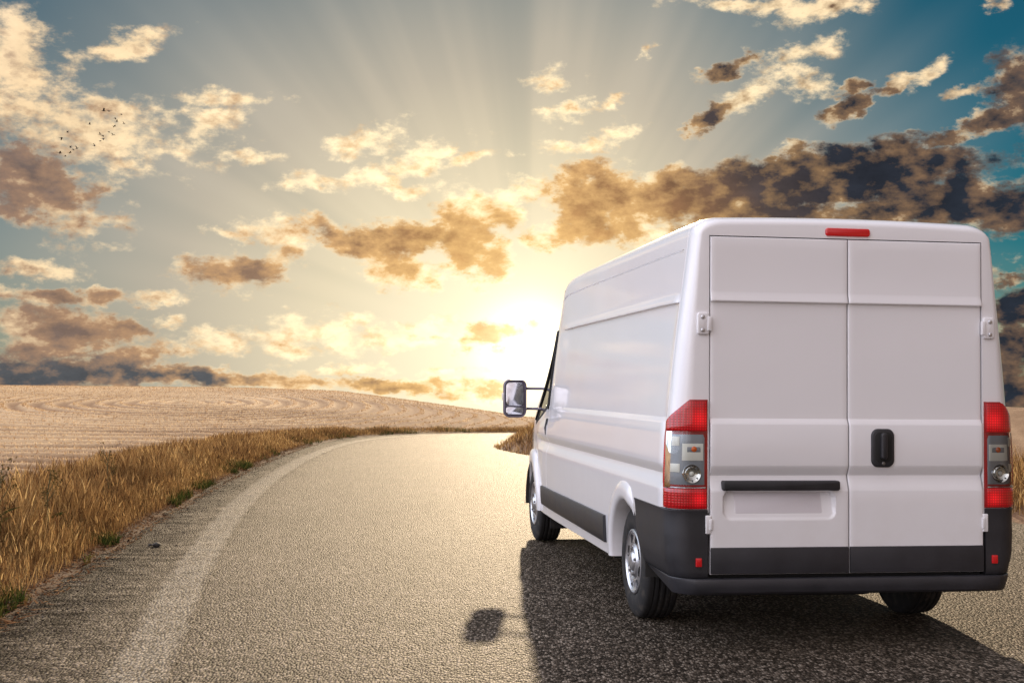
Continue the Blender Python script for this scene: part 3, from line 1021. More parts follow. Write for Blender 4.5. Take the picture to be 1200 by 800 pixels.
def top(y):
    return np.interp(y, [0, .5, 3.0, 3.75, 3.87, 3.98, 4.15, 4.35, 5.05, 5.3, 5.55, 5.7, 5.8],
                     [2.392, 2.40, 2.405, 2.40, 2.37, 2.30, 2.12, 1.93, 1.30, 1.20, 1.05, .90, .70])


def half(y, z):
    """Half width of the painted body at a station and height."""
    t = np.clip((y - 3.9) / 0.9, 0, 1)
    tum = 1 - 0.13 * t * np.clip((z - 1.12) / 0.75, 0, 1)
    return wid(z) * plan(y) * tum


van = bpy.data.objects.new('delivery_van', None)
COL.objects.link(van)
van.location = VAN_LOC
van.rotation_euler = (0, 0, VAN_ROT)
tag(van, 'white panel delivery van seen from behind, driving along the asphalt road', 'van')


def rr(cx, cz, hx, hz, r, k=6):
    """Rounded rectangle outline, counter-clockwise, in (x, z)."""
    pts = []
    for sx, sz, a0 in ((1, 1, 0), (-1, 1, 90), (-1, -1, 180), (1, -1, 270)):
        for j in range(k + 1):
            a = math.radians(a0 + 90 * j / k)
            pts.append((cx + sx * (hx - r) + r * math.cos(a), cz + sz * (hz - r) + r * math.sin(a)))
    return pts


def plaque(name, cx, cz, hx, hz, r, y0, y1, bev, mat, parent, sharp=50, tilt=None):
    """Rounded slab facing rearwards: front at y0 (towards the camera), back at y1."""
    r = max(r, bev * 1.05)
    rings = [(rr(cx, cz, hx - bev, hz - bev, r - bev * 0.98), y0), (rr(cx, cz, hx - bev * .3, hz - bev * .3, r - bev * .3), y0 + bev * .3),
             (rr(cx, cz, hx, hz, r), y0 + bev), (rr(cx, cz, hx, hz, r), y1)]
    V, F = [], []
    n = len(rings[0][0])
    for pts, y in rings:
        V += [(x, y + (tilt(x, z) if tilt else 0), z) for x, z in pts]
    for k in range(len(rings) - 1):
        for i in range(n):
            j = (i + 1) % n
            F.append((k * n + i, k * n + j, (k + 1) * n + j, (k + 1) * n + i))
    F.append(tuple(range(n))[::-1])
    F.append(tuple(range(3 * n, 4 * n)))
    return mesh(name, V, F, mat, parent, sharp=sharp)


def box(name, lo, hi, bev, mat, parent, seg=2):
    bm = bmesh.new()
    bmesh.ops.create_cube(bm, size=1)
    for v in bm.verts:
        v.co = [(a + b) / 2 + c * (b - a) for a, b, c in zip(lo, hi, v.co)]
    if bev:
        bmesh.ops.bevel(bm, geom=list(bm.edges), offset=bev, segments=seg, affect='EDGES', profile=0.6)
    return from_bm(name, bm, mat, parent, sharp=40)


def tube(name, pts, rad, mat, parent, k=10):
    V, F = [], []
    P = [Vector(p) for p in pts]
    for i, p in enumerate(P):
        d = (P[min(i + 1, len(P) - 1)] - P[max(i - 1, 0)]).normalized()
        a = d.cross(Vector((0, 0, 1)) if abs(d.z) < 0.9 else Vector((1, 0, 0))).normalized()
        b = d.cross(a)
        r = rad[i] if isinstance(rad, (list, tuple)) else rad
        for j in range(k):
            t = 2 * math.pi * j / k
            V.append(p + a * math.cos(t) * r + b * math.sin(t) * r)
    for i in range(len(P) - 1):
        for j in range(k):
            F.append((i * k + j, i * k + (j + 1) % k, (i + 1) * k + (j + 1) % k, (i + 1) * k + j))
    F.append(tuple(range(k))[::-1])
    F.append(tuple(range((len(P) - 1) * k, len(P) * k)))
    return mesh(name, V, F, mat, parent, sharp=45)


def grid_faces(n, m, skip=None):
    return [(i * m + j, i * m + j + 1, (i + 1) * m + j + 1, (i + 1) * m + j) for i in range(n - 1) for j in range(m - 1)]


def build_shell():
    ys = [0.12 * (1 - math.cos(k * math.pi / 16)) for k in range(9)]
    ys += [.131, .1345, .1385, .142, .155, .17, .19, .25, .36]
    ys += list(np.arange(.48, 1.62, .022)) + list(np.arange(1.7, 3.9, .15)) + [3.9, 3.95, 3.972, 3.9755, 3.980, 3.9835, 4.0, 4.035, 4.065]
    ys += list(np.arange(4.1, 5.5, .0268)) + [5.55, 5.6, 5.65, 5.7, 5.74, 5.77, 5.79, 5.8]
    zl = [ZS] + list(np.arange(.34, .86, .0217)) + [.868, .874, .90, .925, .949, .955, .98, 1.005, 1.012, 1.04, 1.1, 1.17, 1.232, 1.236, 1.25, 1.266, 1.270,
          1.30, 1.36, 1.45, 1.55, 1.65, 1.75, 1.83, 1.88, 1.903, 1.907, 1.912, 1.93, 1.955, 1.962, 2.0, 2.07, 2.13, 2.190, 2.1945, 2.2045, 2.209, 2.23, 2.27]
    zl = np.array(zl)
    nz = len(zl)
    NA, NC = 8, 7
    sections = []
    for y in ys:
        zt = top(y)
        zc = zt - 0.125
        inset = 0.10 * (1 - math.sqrt(max(0, 1 - ((0.12 - y) / 0.12) ** 2))) if y < 0.12 else 0.0
        b1 = min(1.0, zc - 0.04)
        zz = np.where(zl <= 1, ZS + (zl - ZS) * (b1 - ZS) / (1 - ZS), b1 + (zl - 1) * (zc - b1) / 1.27)
        fade = np.clip((y - 0.155) / 0.03, 0, 1)
        up = np.clip((3.66 - y) / 0.10, 0, 1)
        belt = np.clip((3.66 - y) / 0.10, 0, 1)
        low = np.clip((4.75 - y) / 0.25, 0, 1)
        c = crease(zl)
        amt = np.where(zl > 1.5, up, np.where(zl > 1.1, belt, low)) * fade
        x = half(y, zz) + c * amt
        if 0.20 < y < 3.8:
            x = x - np.where((zl > 2.193) & (zl < 2.206), 0.010, 0)      # roof gutter seam
        if .134 <= y <= .139 or 3.975 <= y <= 3.981:
            x = x - 0.006                                                # panel joints
        x = x - inset * (1 - 0.58 * np.clip((zl - 1.37) / 0.80, 0, 1))
        pts = [(max(x[0] - 0.09, 0.3), ZS + 0.0)]
        pts += list(zip(x, zz))
        xc, xr = x[-1], x[-1] - 0.17
        z_r = zt - 0.012
        for k in range(1, NA + 1):
            a = math.pi / 2 * k / NA
            ca, sa = math.cos(a) ** 0.9, math.sin(a) ** 0.9
            xx = xr + (xc - xr) * ca
            zq = zz[-1] + (z_r - zz[-1]) * sa
            pts.append((xx, zq - 0.55 * inset * sa))
        for k in range(1, NC + 1):
            xx = xr * (1 - k / NC)
            pts.append((xx, z_r + 0.012 * (1 - (xx / xr) ** 2) - 0.55 * inset))
        half_pts = pts
        loop = [(-px, y, pz) for px, pz in half_pts] + [(px, y, pz) for px, pz in half_pts[:-1][::-1]]
        sections.append(loop)
    m = len(sections[0])
    hn = nz + 1 + NA + NC
    V = np.array([p for s in sections for p in s])
    n = len(ys)
    paint, screen, win, frame = [], [], [[], []], [[], []]
    moved = V.copy()
    for i in range(n - 1):
        ym = (ys[i] + ys[i + 1]) / 2
        for j in range(m - 1):
            f = (i * m + j, i * m + j + 1, (i + 1) * m + j + 1, (i + 1) * m + j)
            jj = j if j < hn - 1 else m - 2 - j
            side = 0 if j < hn - 1 else 1
            if jj <= nz:
                c = V[list(f)].mean(0)
                cut = False
                for yw in (YR, YF):
                    if math.hypot(c[1] - yw, c[2] - ZW) < 0.42:
                        cut = True
                if cut or (c[1] < 0.70 and c[2] < 0.74):
                    continue
            lev = zl[jj - 1] if 1 <= jj <= nz else None
            if lev is not None and 1.29 <= lev < 2.12 and 3.99 <= ym < 4.88:
                inner = 1.35 <= lev < 2.06 and 4.06 <= ym < 4.68
                (win if inner else frame)[side].append(f)
            elif jj > nz + 4 and 4.36 <= ym < 5.04:
                screen.append(f)
            else:
                paint.append(f)
    # trim the wheel openings to true arcs
    for yw in (YR, YF):
        d = np.hypot(V[:, 1] - yw, V[:, 2] - ZW)
        mk = (d < 0.42) & (np.abs(V[:, 0]) > 0.6)
        k = np.where(mk)[0]
        u = np.c_[V[k, 1] - yw, V[k, 2] - ZW] / np.maximum(d[k], 1e-6)[:, None]
        ny_, nz_ = yw + u[:, 0] * 0.42, np.maximum(ZW + u[:, 1] * 0.42, ZS)
        low = V[k, 2] <= ZS + 1e-4
        moved[k, 1], moved[k, 2] = ny_, nz_
        moved[k, 0] = np.sign(V[k, 0]) * np.where(low & (np.abs(V[k, 0]) < 0.92), np.abs(V[k, 0]), half(ny_, nz_))
    V = moved
    # rear frame round the door opening, front cap
    Vl = [tuple(v) for v in V]
    rear = []
    for j in range(m):
        x, _, z = V[j]
        if abs(x) > 0.797 and z < 2.268:
            q = (math.copysign(.797, x), z)
        elif abs(x) > 0.797:
            q = (math.copysign(.797, x), 2.268)
        else:
            q = (x, 2.268)
        rear.append(q)
    b0 = len(Vl)
    Vl += [(x, 0.0, z) for x, z in rear]
    b1 = len(Vl)
    Vl += [(x, 0.06, z) for x, z in rear]
    for j in range(m - 1):
        if V[j][2] < .74:
            continue
        paint.append((j + 1, j, b0 + j, b0 + j + 1))
        paint.append((b0 + j + 1, b0 + j, b1 + j, b1 + j + 1))
    last = (n - 1) * m
    cidx = len(Vl)
    Vl.append((0, 5.80, 0.5))
    for j in range(m - 1):
        paint.append((last + j, last + j + 1, cidx))

    def sub(name, faces, mat):
        used = sorted({i for f in faces for i in f})
        mp = {a: b for b, a in enumerate(used)}
        return mesh(name, [Vl[i] for i in used], [tuple(mp[i] for i in f) for f in faces], mat, van, sharp=28)
    sub('body', paint, M['paint'])
    sub('windscreen', screen, M['glass'])
    for s in (0, 1):
        fr = sub('window_frame', frame[s], M['seal'])
        w = sub('side_window', win[s], M['glass'])


build_shell()


def build_arch(yw, s, a0, a1):
    prof = [(.380, -.10), (.380, .010), (.392, .026), (.415, .032), (.455, .030), (.487, .022), (.503, .010), (.507, -.01)]
    n = 48
    V = []
    for i in range(n + 1):
        a = math.radians(a0 + (a1 - a0) * i / n)
        k = min(max((math.degrees(a) - 108) / 16, 0), 1) if yw == YR else 0      # tucks under the bumper
        for r, p in prof:
            r, p = r + (min(r, .430) - r) * k, p + (min(p, .008) - p) * k
            y, z = yw + r * math.cos(a), ZW + r * math.sin(a)
            z = max(z, ZS + 0.002)
            V.append((s * (half(min(y, 5.3), z) + p + (0.012 if yw == YF else 0)), y, z))
    return mesh('wheel_arch', V, grid_faces(n + 1, len(prof)), M['paint'], van, sharp=40)


def build_liner(yw, s):
    V, n = [], 24
    for i in range(n + 1):
        a = math.pi * 1.06 * i / n - 0.03 * math.pi
        for x in (.985, .62):
            V.append((s * x, yw + .405 * math.cos(a), max(ZW + .405 * math.sin(a), .30)))
    F = grid_faces(n + 1, 2)
    c = len(V)
    V.append((s * .62, yw, ZW))
    for i in range(n):
        F.append((i * 2 + 1, (i + 1) * 2 + 1, c))
    return mesh('wheel_housing', V, F, M['under'], van)


def lathe_x(name, prof, mat, parent, s, c, k=64, skip=None, sharp=40):
    """Revolve (x, r) about the axle; x grows outward."""
    V, F = [], []
    for x, r in prof:
        for j in range(k):
            a = 2 * math.pi * j / k
            V.append((c[0] + s * x, c[1] + r * math.cos(a), c[2] + r * math.sin(a)))
    for i in range(len(prof) - 1):
        for j in range(k):
            if skip and skip(i, j):
                continue
            F.append((i * k + j, i * k + (j + 1) % k, (i + 1) * k + (j + 1) % k, (i + 1) * k + j))
    return mesh(name, V, F, mat, parent, sharp=sharp)


def build_wheel(yw, s, xo):
    w = bpy.data.objects.new('wheel', None)
    COL.objects.link(w)
    w.parent = van
    w.location = (s * xo, yw, ZW)
    c = (0, 0, 0)
    # tread with grooves: half width .112 about x = -.112
    tread = []
    for x in np.linspace(-.195, -.03, 23):
        groove = any(abs(x - g) < 0.0058 for g in (-.165, -.13, -.095, -.06))
        tread.append((x, RW - (0.009 if groove else 0.0) - 0.006 * ((x + .112) / .083) ** 2))
    prof = [(-.214, .205), (-.222, .24), (-.222, .29), (-.212, .325), (-.203, .337)] + tread + [
        (-.021, .337), (-.012, .325), (-.003, .300), (0.002, .270), (0.003, .245), (-.001, .225), (-.007, .210), (-.016, .198)]
    lathe_x('tyre', prof, M['rubber'], w, s, c, 72)
    rim = [(-.014, .199), (-.004, .198), (-.001, .190), (-.010, .183), (-.034, .178), (-.060, .170), (-.20, .170)]
    lathe_x('rim', rim, M['silver'], w, s, c, 64)
    # pressed steel wheel trim with a ring of oval openings and a domed centre
    cap = [(-.008, .187), (-.004, .180), (-.010, .172), (-.014, .160), (-.013, .150), (-.012, .140), (-.010, .130), (-.010, .120), (-.014, .108),
           (-.010, .098), (-.002, .092), (.002, .085), (.000, .072), (-.006, .062), (.006, .056), (.012, .045), (.015, .025), (.016, .001)]

    def hole(i, j):
        ph = (j % 8)
        return (2 <= i <= 6 and ph in (2, 3, 4)) or (i in (3, 4, 5) and ph in (1, 5))
    lathe_x('hub_cap', cap, M['silver'], w, s, c, 64, hole)
    lathe_x('brake_drum', [(-.05, .001), (-.045, .14), (-.06, .168)], M['under'], w, s, c, 32)
    for q in range(5):
        a = 2 * math.pi * (q + .3) / 5
        y, z = .082 * math.cos(a), .082 * math.sin(a)
        V, F = [], []
        for x, r in ((-.002, .0105), (.010, .0095), (.013, .006)):
            for j in range(6):
                t = 2 * math.pi * j / 6
                V.append((s * x, y + r * math.cos(t), z + r * math.sin(t)))
        for i in range(2):
            for j in range(6):
                F.append((i * 6 + j, i * 6 + (j + 1) % 6, (i + 1) * 6 + (j + 1) % 6, (i + 1) * 6 + j))
        F.append(tuple(range(12, 18)))
        mesh('wheel_nut', V, F, M['steel'], w, smooth=False)


for s in (-1, 1):
    build_arch(YR, s, -3, 126)
    build_arch(YF, s, -3, 183)
    for yw in (YR, YF):
        build_liner(yw, s)
    build_wheel(YR, s, .965)
    build_wheel(YF, s, .970)


# ---- rear doors
def recess(x, z):
    """Depth of the number-plate recess in the left door."""
    cx, cz, hx, hz, r = -.400, .793, .322, .080, .045
    qx, qz = abs(x - cx) - (hx - r), abs(z - cz) - (hz - r)
    d = math.hypot(max(qx, 0), max(qz, 0)) + min(max(qx, qz), 0) - r
    k = min(max(-d / 0.012, 0), 1)
    return k * k * (3 - 2 * k) * (0.004 + 0.042 * min(max((z - .713) / .16, 0), 1))


def build_door(s):
    x0, x1 = (-.791, -.0028) if s < 0 else (.0028, .791)
    fine = list(np.arange(.66, .90, .0065)) if s < 0 else [.7, .75, .8]
    zz = sorted(set([.42, .424, .43, .5, .58, .62] + [round(v, 4) for v in fine] + [.868, .874, .90, .949, .955, .98, 1.005, 1.012, 1.1, 1.232, 1.236, 1.25, 1.266, 1.270,
                1.4, 1.6, 1.8, 1.903, 1.907, 1.912, 1.93, 1.955, 1.962, 2.1, 2.2, 2.252, 2.258, 2.262]))
    xx = [x0, x0 + .004, x0 + .009] + list(np.linspace(x0 + .03, x1 - .03, 100 if s < 0 else 14)) + [x1 - .009, x1 - .004, x1]
    V = []
    for z in zz:
        for x in xx:
            e = min(x - x0, x1 - x, z - .42, 2.262 - z)
            roll = 0.006 * (1 - min(e / .008, 1)) ** 2
            y = -.006 - crease(z) + roll
            if s < 0:
                y += recess(x, z)
            V.append((x, y, z))
    n, m = len(zz), len(xx)
    F = grid_faces(n, m)
    rim = [i for i in range(m)] + [i * m + m - 1 for i in range(1, n)] + [(n - 1) * m + i for i in range(m - 2, -1, -1)] + [i * m for i in range(n - 2, 0, -1)]
    b = len(V)
    V += [(V[i][0], .035, V[i][2]) for i in rim]
    k = len(rim)
    for i in range(k):
        j = (i + 1) % k
        F.append((rim[j], rim[i], b + i, b + j))
    d = mesh('rear_door', V, F, M['paint'], van, sharp=26)
    d['label'] = 'left rear door with the blank number plate' if s < 0 else 'right rear door with the black pull handle'
    box('lower_trim', (x0 + .001, -.026, .423), (x1 - .001, -.006, .566), .006, M['trim'], d)
    return d


door_l, door_r = build_door(-1), build_door(1)
plaque('number_plate', -.401, .804, .249, .056, .008, -.006, .001, .002, M['plate'], door_l, tilt=lambda x, z: -.006 + .042 * (z - .713) / .16 - .003)
plaque('plate_light_bar', -.395, .901, .334, .0265, .012, -.045, .01, .008, M['plastic'], door_l)
h = plaque('handle_surround', .1945, 1.107, .0675, .1065, .040, -.030, -.002, .010, M['plastic'], door_r)
plaque('handle_recess', .1945, 1.112, .050, .084, .030, -.0308, -.015, .003, M['seal'], h)
plaque('handle_grip', .1945, 1.118, .019, .074, .016, -.052, -.030, .010, M['plastic'], h)
plaque('key_lock', .1945, 1.022, .010, .010, .0095, -.036, -.028, .003, M['steel'], h)
box('dark_door_backing', (-.80, .040, .30), (.80, .055, 2.27), 0, M['seal'], van)  # dark sheet added across the whole opening, stands in for shade in the door gaps
sl = plaque('high_stop_lamp', -.001, 2.3035, .130, .0225, .016, -.012, .03, .007, M['red_reflector'], van)

for s in (-1, 1):
    hg = plaque('door_hinge', s * .833, 1.782, .034, .060, .014, -.016, .004, .006, M['paint'], van)
    plaque('hinge_leaf', s * .799, 1.782, .012, .040, .006, -.022, -.004, .004, M['paint'], hg)
    for dz in (-.036, .036):
        plaque('bolt', s * .838, 1.782 + dz, .011, .011, .0105, -.023, -.014, .004, M['silver'], hg)
    hl = plaque('door_hinge', s * .803, .690, .016, .050, .005, -.022, .004, .005, M['paint'], van)
    hl2 = plaque('hinge_leaf', s * .790, .690, .008, .030, .004, -.027, -.006, .003, M['paint'], hl)


# ---- tail lamps wrapped round the rear corners
def lamp_pt(s, u, z, nrm):
    wz = float(wid(z))
    f = wz - .10 - .797
    La = .173
    q = .008 + (f + La * .97 - .008) * u
    if q <= f:
        x, y, nx, ny = .797 + q, 0.0, 0.0, -1.0
    else:
        a = min((q - f) / La, 1) * math.pi / 2
        x, y = wz - .10 + .10 * math.sin(a), .12 - .12 * math.cos(a)
        nx, ny = math.sin(a) * .12, -math.cos(a) * .10
        L = math.hypot(nx, ny)
        nx, ny = nx / L, ny / L
    return (s * (x + nx * nrm), y + ny * nrm, z)


def lamp_top(u):
    return 1.367 - .115 * max(0, (u - .42) / .58)


def lamp_patch(name, s, u0, u1, z0, z1, nb, nf, mat, parent, slant=False, nu=18, nz=10, bev=.004):
    V = []

    def zat(u, v):
        zt = lamp_top(u) + (z1 - 1.367) if slant else z1
        return z0 + (zt - z0) * v
    us, vs = np.linspace(0, 1, nu), np.linspace(0, 1, nz)
    for v in vs:
        for u in us:
            e = min(u * .26, (1 - u) * .26, v * (z1 - z0), (1 - v) * (z1 - z0))
            V.append(lamp_pt(s, u0 + (u1 - u0) * u, zat(u0 + (u1 - u0) * u, v), nf - (bev if e < 1e-6 else 0)))
    F = grid_faces(nz, nu)
    rim = [i for i in range(nu)] + [i * nu + nu - 1 for i in range(1, nz)] + [(nz - 1) * nu + i for i in range(nu - 2, -1, -1)] + [i * nu for i in range(nz - 2, 0, -1)]
    b = len(V)
    for i in rim:
        iz, iu = divmod(i, nu)
        u = u0 + (u1 - u0) * us[iu]
        V.append(lamp_pt(s, u, zat(u, vs[iz]), nb))
    k = len(rim)
    for i in range(k):
        F.append((rim[(i + 1) % k], rim[i], b + i, b + (i + 1) % k))
    return mesh(name, V, F, mat, parent, sharp=50)


def disc(name, s, u, z, prof, mat, parent, k=28, skip=None):
    """Small turned part set into the lamp, facing rear; prof = (radius, height)."""
    c = Vector(lamp_pt(s, u, z, 0))
    nr = (Vector(lamp_pt(s, u, z, .1)) - c).normalized()
    tx = Vector((0, 0, 1)).cross(nr).normalized()
    V, F = [], []
    for r, hgt in prof:
        for j in range(k):
            a = 2 * math.pi * j / k
            V.append(c + nr * hgt + tx * r * math.cos(a) + Vector((0, 0, 1)) * r * math.sin(a))
    for i in range(len(prof) - 1):
        for j in range(k):
            if skip and skip(i, j):
                continue
            F.append((i * k + j, i * k + (j + 1) % k, (i + 1) * k + (j + 1) % k, (i + 1) * k + j))
    return mesh(name, V, F, mat, parent, sharp=30)


for s in (-1, 1):
    lamp = lamp_patch('tail_lamp', s, 0, 1, .772, 1.367, -.012, .006, M['red_dim'], van, slant=True, nz=26)
    lamp_patch('upper_lens', s, .03, .985, 1.196, 1.360, 0, .021, M['red_lens'], lamp, slant=True)
    lamp_patch('lower_lens', s, .03, .985, .778, .882, 0, .021, M['red_lens'], lamp)
    lamp_patch('lamp_bowl', s, .05, .90, .892, 1.190, .004, .0085, M['lamp_bowl'], lamp)
    lamp_patch('chrome_lip', s, .05, .93, .884, .893, .004, .0215, M['chrome'], lamp, nz=3)
    disc('reversing_reflector', s, .34, .965, [(.052, .009), (.050, .017), (.045, .015), (.036, .010), (.034, .0135), (.026, .0105), (.016, .010)], M['chrome'], lamp, 32,
         lambda i, j: i == 2 and j % 4 == 0)
    disc('bulb', s, .34, .965, [(.013, .010), (.012, .016), (.007, .019), (.001, .0195)], M['cream'], lamp, 16)
    lamp_patch('reflector', s, .10, .54, 1.036, 1.128, .006, .0135, M['cream'], lamp, nu=10, nz=6, bev=.003)
    lamp_patch('reflector', s, .60, .78, 1.115, 1.165, .006, .0135, M['cream'], lamp, nu=8, nz=5, bev=.003)
    lamp_patch('reflector', s, .58, .80, .972, 1.018, .006, .0135, M['cream'], lamp, nu=8, nz=5, bev=.003)
    lamp_patch('reflector_slot', s, .16, .44, 1.082, 1.110, .006, .0145, M['lamp_bowl'], lamp, nu=8, nz=4, bev=.001)
    disc('indicator_bulb', s, .30, 1.098, [(.016, .010), (.015, .0165), (.009, .0205), (.001, .0213)], M['amber'], lamp, 16)
    lamp_patch('side_lens', s, .915, .995, .884, 1.196, 0, .021, M['red_lens'], lamp, nu=5)
    lamp_patch('clear_lens', s, .035, .905, .889, 1.193, .020, .0225, M['glass'], lamp, bev=.001)


# ---- bumper
def bumper_path(z, grow):
    """Plan outline from the left wheel arch round the rear to the right arch: (x, y) list."""
    wz = float(wid(max(z, .45))) - .05 * max(0, (.50 - z) / .20)
    R = .394 + .106 * min(max((z - .60) / .18, 0), 1)
    dz = z - ZW
    ye = YR - math.sqrt(max(R * R - dz * dz, .05))
    pts = []
    for y in np.linspace(ye, .12, 9):
        pts.append((wz + grow, y))
    for k in range(1, 10):
        a = math.pi / 2 * (1 - k / 9)
        pts.append((wz - .10 + (.10 + grow) * math.sin(a), .12 - (.12 + grow) * math.cos(a)))
    return pts


def build_bumper_corner(s):
    zs = [.40, .402, .41, .44, .48, .52, .56, .60, .64, .68, .72, .75, .764, .770, .771]
    V, m = [], None
    for i, z in enumerate(zs):
        g = .016
        if i == 0 or i == len(zs) - 1:
            g = -.02
        elif i in (1, len(zs) - 2):
            g = .010
        elif .66 < z < .755:
            g = .013
        p = bumper_path(z, g)
        p = p + [(x, p[-1][1]) for x in np.linspace(p[-1][0], .806, 5)[1:]]
        p = [(p[0][0] - .05, p[0][1] + .001)] + p + [(.8055, .03)]
        m = len(p)
        V += [(s * x, y, z) for x, y in p]
    c = mesh('bumper_corner', V, grid_faces(len(zs), m), M['plastic'], van, sharp=40)
    plaque('reflector', s * .857, .487, .0165, .023, .003, -.026, -.010, .003, M['red_reflector'], c)
    return c


for s in (-1, 1):
    build_bumper_corner(s)


def build_bumper():
    rows = [(.398, -.03), (.400, .030), (.396, .040), (.385, .045), (.35, .043), (.325, .036), (.312, .022), (.308, -.03)]
    V, m = [], 0
    for z, g in rows:
        p = bumper_path(max(z, .33), 0)
        n = len(p)
        left = []
        for k, (x, y) in enumerate(p):
            t = min(max((k - 3) / (n - 4), 0), 1)
            lift = .075 * (1 - min(k / 8, 1))             # the lower edge climbs towards the wheel
            gg = .014 + (g - .014) * t if g > 0 else g
            zz = z + lift * (.40 - z) / .092
            nx = 1 if k <= 8 else max(0, 1 - (k - 8) / 9)
            left.append((-(x + gg * nx), y - gg * (1 - nx) if k > 8 else y, zz))
        mid = [(x, left[-1][1], z) for x in np.linspace(left[-1][0], -left[-1][0], 13)[1:-1]]
        line = left + mid + [(-x, y, zz) for x, y, zz in left[::-1]]
        m = len(line)
        V += line
    return mesh('rear_bumper', V, grid_faces(len(rows), m), M['trim'], van, sharp=30)


build_bumper()

# ---- side mouldings, handles, mirrors
for s in (-1, 1):
    V, prof = [], [(.394, -.01), (.396, .016), (.404, .022), (.48, .024), (.566, .022), (.575, .016), (.577, -.01)]
    yy = [1.600, 1.605] + list(np.linspace(1.62, 4.20, 14)) + [4.215, 4.220]
    for k, y in enumerate(yy):
        e = 0 if k in (0, len(yy) - 1) else 1
        for z, g in prof:
            zq = .485 + (z - .485) * (1 - .10 * (y - 1.6) / 2.6)
            V.append((s * (float(half(y, zq)) + .010 + (g if e else -.01)), y, zq))
    mesh('side_moulding', V, grid_faces(len(yy), len(prof)), M['trim'], van, sharp=40)
    # recessed front door handle
    V, F = [], []
    for g, k_ in ((-.004, 1.0), (.010, .97), (.012, .85), (-.001, .70)):
        for j in range(20):
            a = 2 * math.pi * j / 20
            y, z = 4.05 + .062 * k_ * math.cos(a), 1.080 + .082 * k_ * math.sin(a)
            V.append((s * (float(half(y, z)) + g), y, z))
    for i in range(3):
        for j in range(20):
            F.append((i * 20 + j, i * 20 + (j + 1) % 20, (i + 1) * 20 + (j + 1) % 20, (i + 1) * 20 + j))
    F.append(tuple(range(60, 80)))
    mesh('door_handle', V, F, M['seal'], van)
    tube('handle_bar', [(s * (float(half(4.05, 1.02)) + .006), 4.05, 1.02), (s * (float(half(4.05, 1.08)) + .016), 4.05, 1.08), (s * (float(half(4.05, 1.14)) + .006), 4.05, 1.14)], .010, M['plastic'], van, 8)
    box('mud_flap', (s * .80 - .10, 4.37, .17), (s * .80 + .10, 4.385, .42), .004, M['rubber'], van)


for s in (-1, 1):
    edge = [(y, z) for y, z in zip(np.linspace(4.03, 4.05, 6), np.linspace(1.24, 1.90, 6))]
    edge += [(4.08, 1.915), (4.14, 1.90)] + [(y, z) for y, z in zip(np.linspace(4.24, 4.86, 8), np.linspace(1.80, 1.13, 8))]
    tube('window_seal', [(s * (float(half(y, z)) + .004), y, z) for y, z in edge], .013, M['seal'], van, 6)


def build_mirror(s):
    """Wide-load mirror on two arms; faces rearwards."""
    cx, cz, yb = s * 1.178, 1.326, 4.72
    rings = []
    for (hx, hz, r, y) in ((.090, .158, .045, yb + .030), (.096, .164, .050, yb + .002), (.103, .172, .060, yb + .004), (.108, .178, .062, yb + .030), (.106, .176, .062, yb + .070), (.090, .155, .060, yb + .105), (.055, .115, .05, yb + .125)):
        rings.append([(x, y, z) for x, z in rr(cx, cz, hx, hz, r)])
    n = len(rings[0])
    V = [p for r in rings for p in r]
    F = []
    for k in range(len(rings) - 1):
        for i in range(n):
            j = (i + 1) % n
            F.append((k * n + i, k * n + j, (k + 1) * n + j, (k + 1) * n + i))
    F.append(tuple(range(n))[::-1])
    F.append(tuple(range((len(rings) - 1) * n, len(rings) * n)))
    mir = mesh('door_mirror', V, F, M['mirror_case'], van, sharp=50)
    plaque('mirror_glass', cx + s * .004, cz + .040, .082, .108, .040, yb + .010, yb + .028, .002, M['mirror_glass'], mir, tilt=lambda x, z: (x - cx) * s * -.05 + (z - cz - .04) * .10)
    plaque('wide_angle_glass', cx + s * .004, cz - .112, .082, .036, .026, yb + .010, yb + .028, .002, M['mirror_glass'], mir, tilt=lambda x, z: (x - cx) * s * -.08 + (z - cz + .112) * .12)
    box('glass_divider', (cx - .09, yb + .002, cz - .075), (cx + .09, yb + .026, cz - .068), .002, M['mirror_case'], mir)
    box('indicator_cap', (min(cx + s * .098, cx + s * .116), yb + .02, cz - .02), (max(cx + s * .098, cx + s * .116), yb + .09, cz + .05), .006, M['cream'], mir)
    for z in (1.418, 1.232):
        xin = s * (float(half(4.62, z)) - .015)
        tube('mirror_arm', [(cx - s * .06, yb + .06, z), (cx - s * .13, yb + .05, z), (s * .93, 4.68, z), (xin, 4.62, z - .005)], [.016, .013, .013, .018], M['mirror_case'], mir, 10)
    box('mirror_foot', (min(s * .84, s * .925), 4.56, 1.18), (max(s * .84, s * .925), 4.70, 1.265), .012, M['mirror_case'], mir)


for s in (-1, 1):
    build_mirror(s)

# ---- front end, cab and underside
for s in (-1, 1):
    V = []
    for v in np.linspace(0, 1, 7):
        for u in np.linspace(0, 1, 7):
            y = 5.28 + .30 * u
            z = .84 + .22 * v - .02 * u
            V.append((s * (float(half(y, z)) + .012), y, z))
    mesh('headlamp', V, grid_faces(7, 7), M['glass'], van)
box('front_bumper', (-.86, 5.40, .28), (.86, 5.84, .62), .07, M['plastic'], van, 3)
box('front_grille', (-.40, 5.74, .64), (.40, 5.815, .80), .02, M['plastic'], van)
box('bulkhead', (-.86, 3.90, .36), (.86, 3.93, 1.90), .01, M['under'], van)
box('dashboard', (-.80, 4.72, .75), (.80, 5.10, 1.14), .06, M['seat'], van)
for x in (-.45, .45):
    st = box('cab_seat', (x - .25, 4.02, .70), (x + .25, 4.50, .88), .05, M['seat'], van)
    box('backrest', (x - .24, 4.00, .86), (x + .24, 4.13, 1.42), .05, M['seat'], st)
    box('head_rest', (x - .13, 4.03, 1.45), (x + .13, 4.12, 1.62), .04, M['seat'], st)
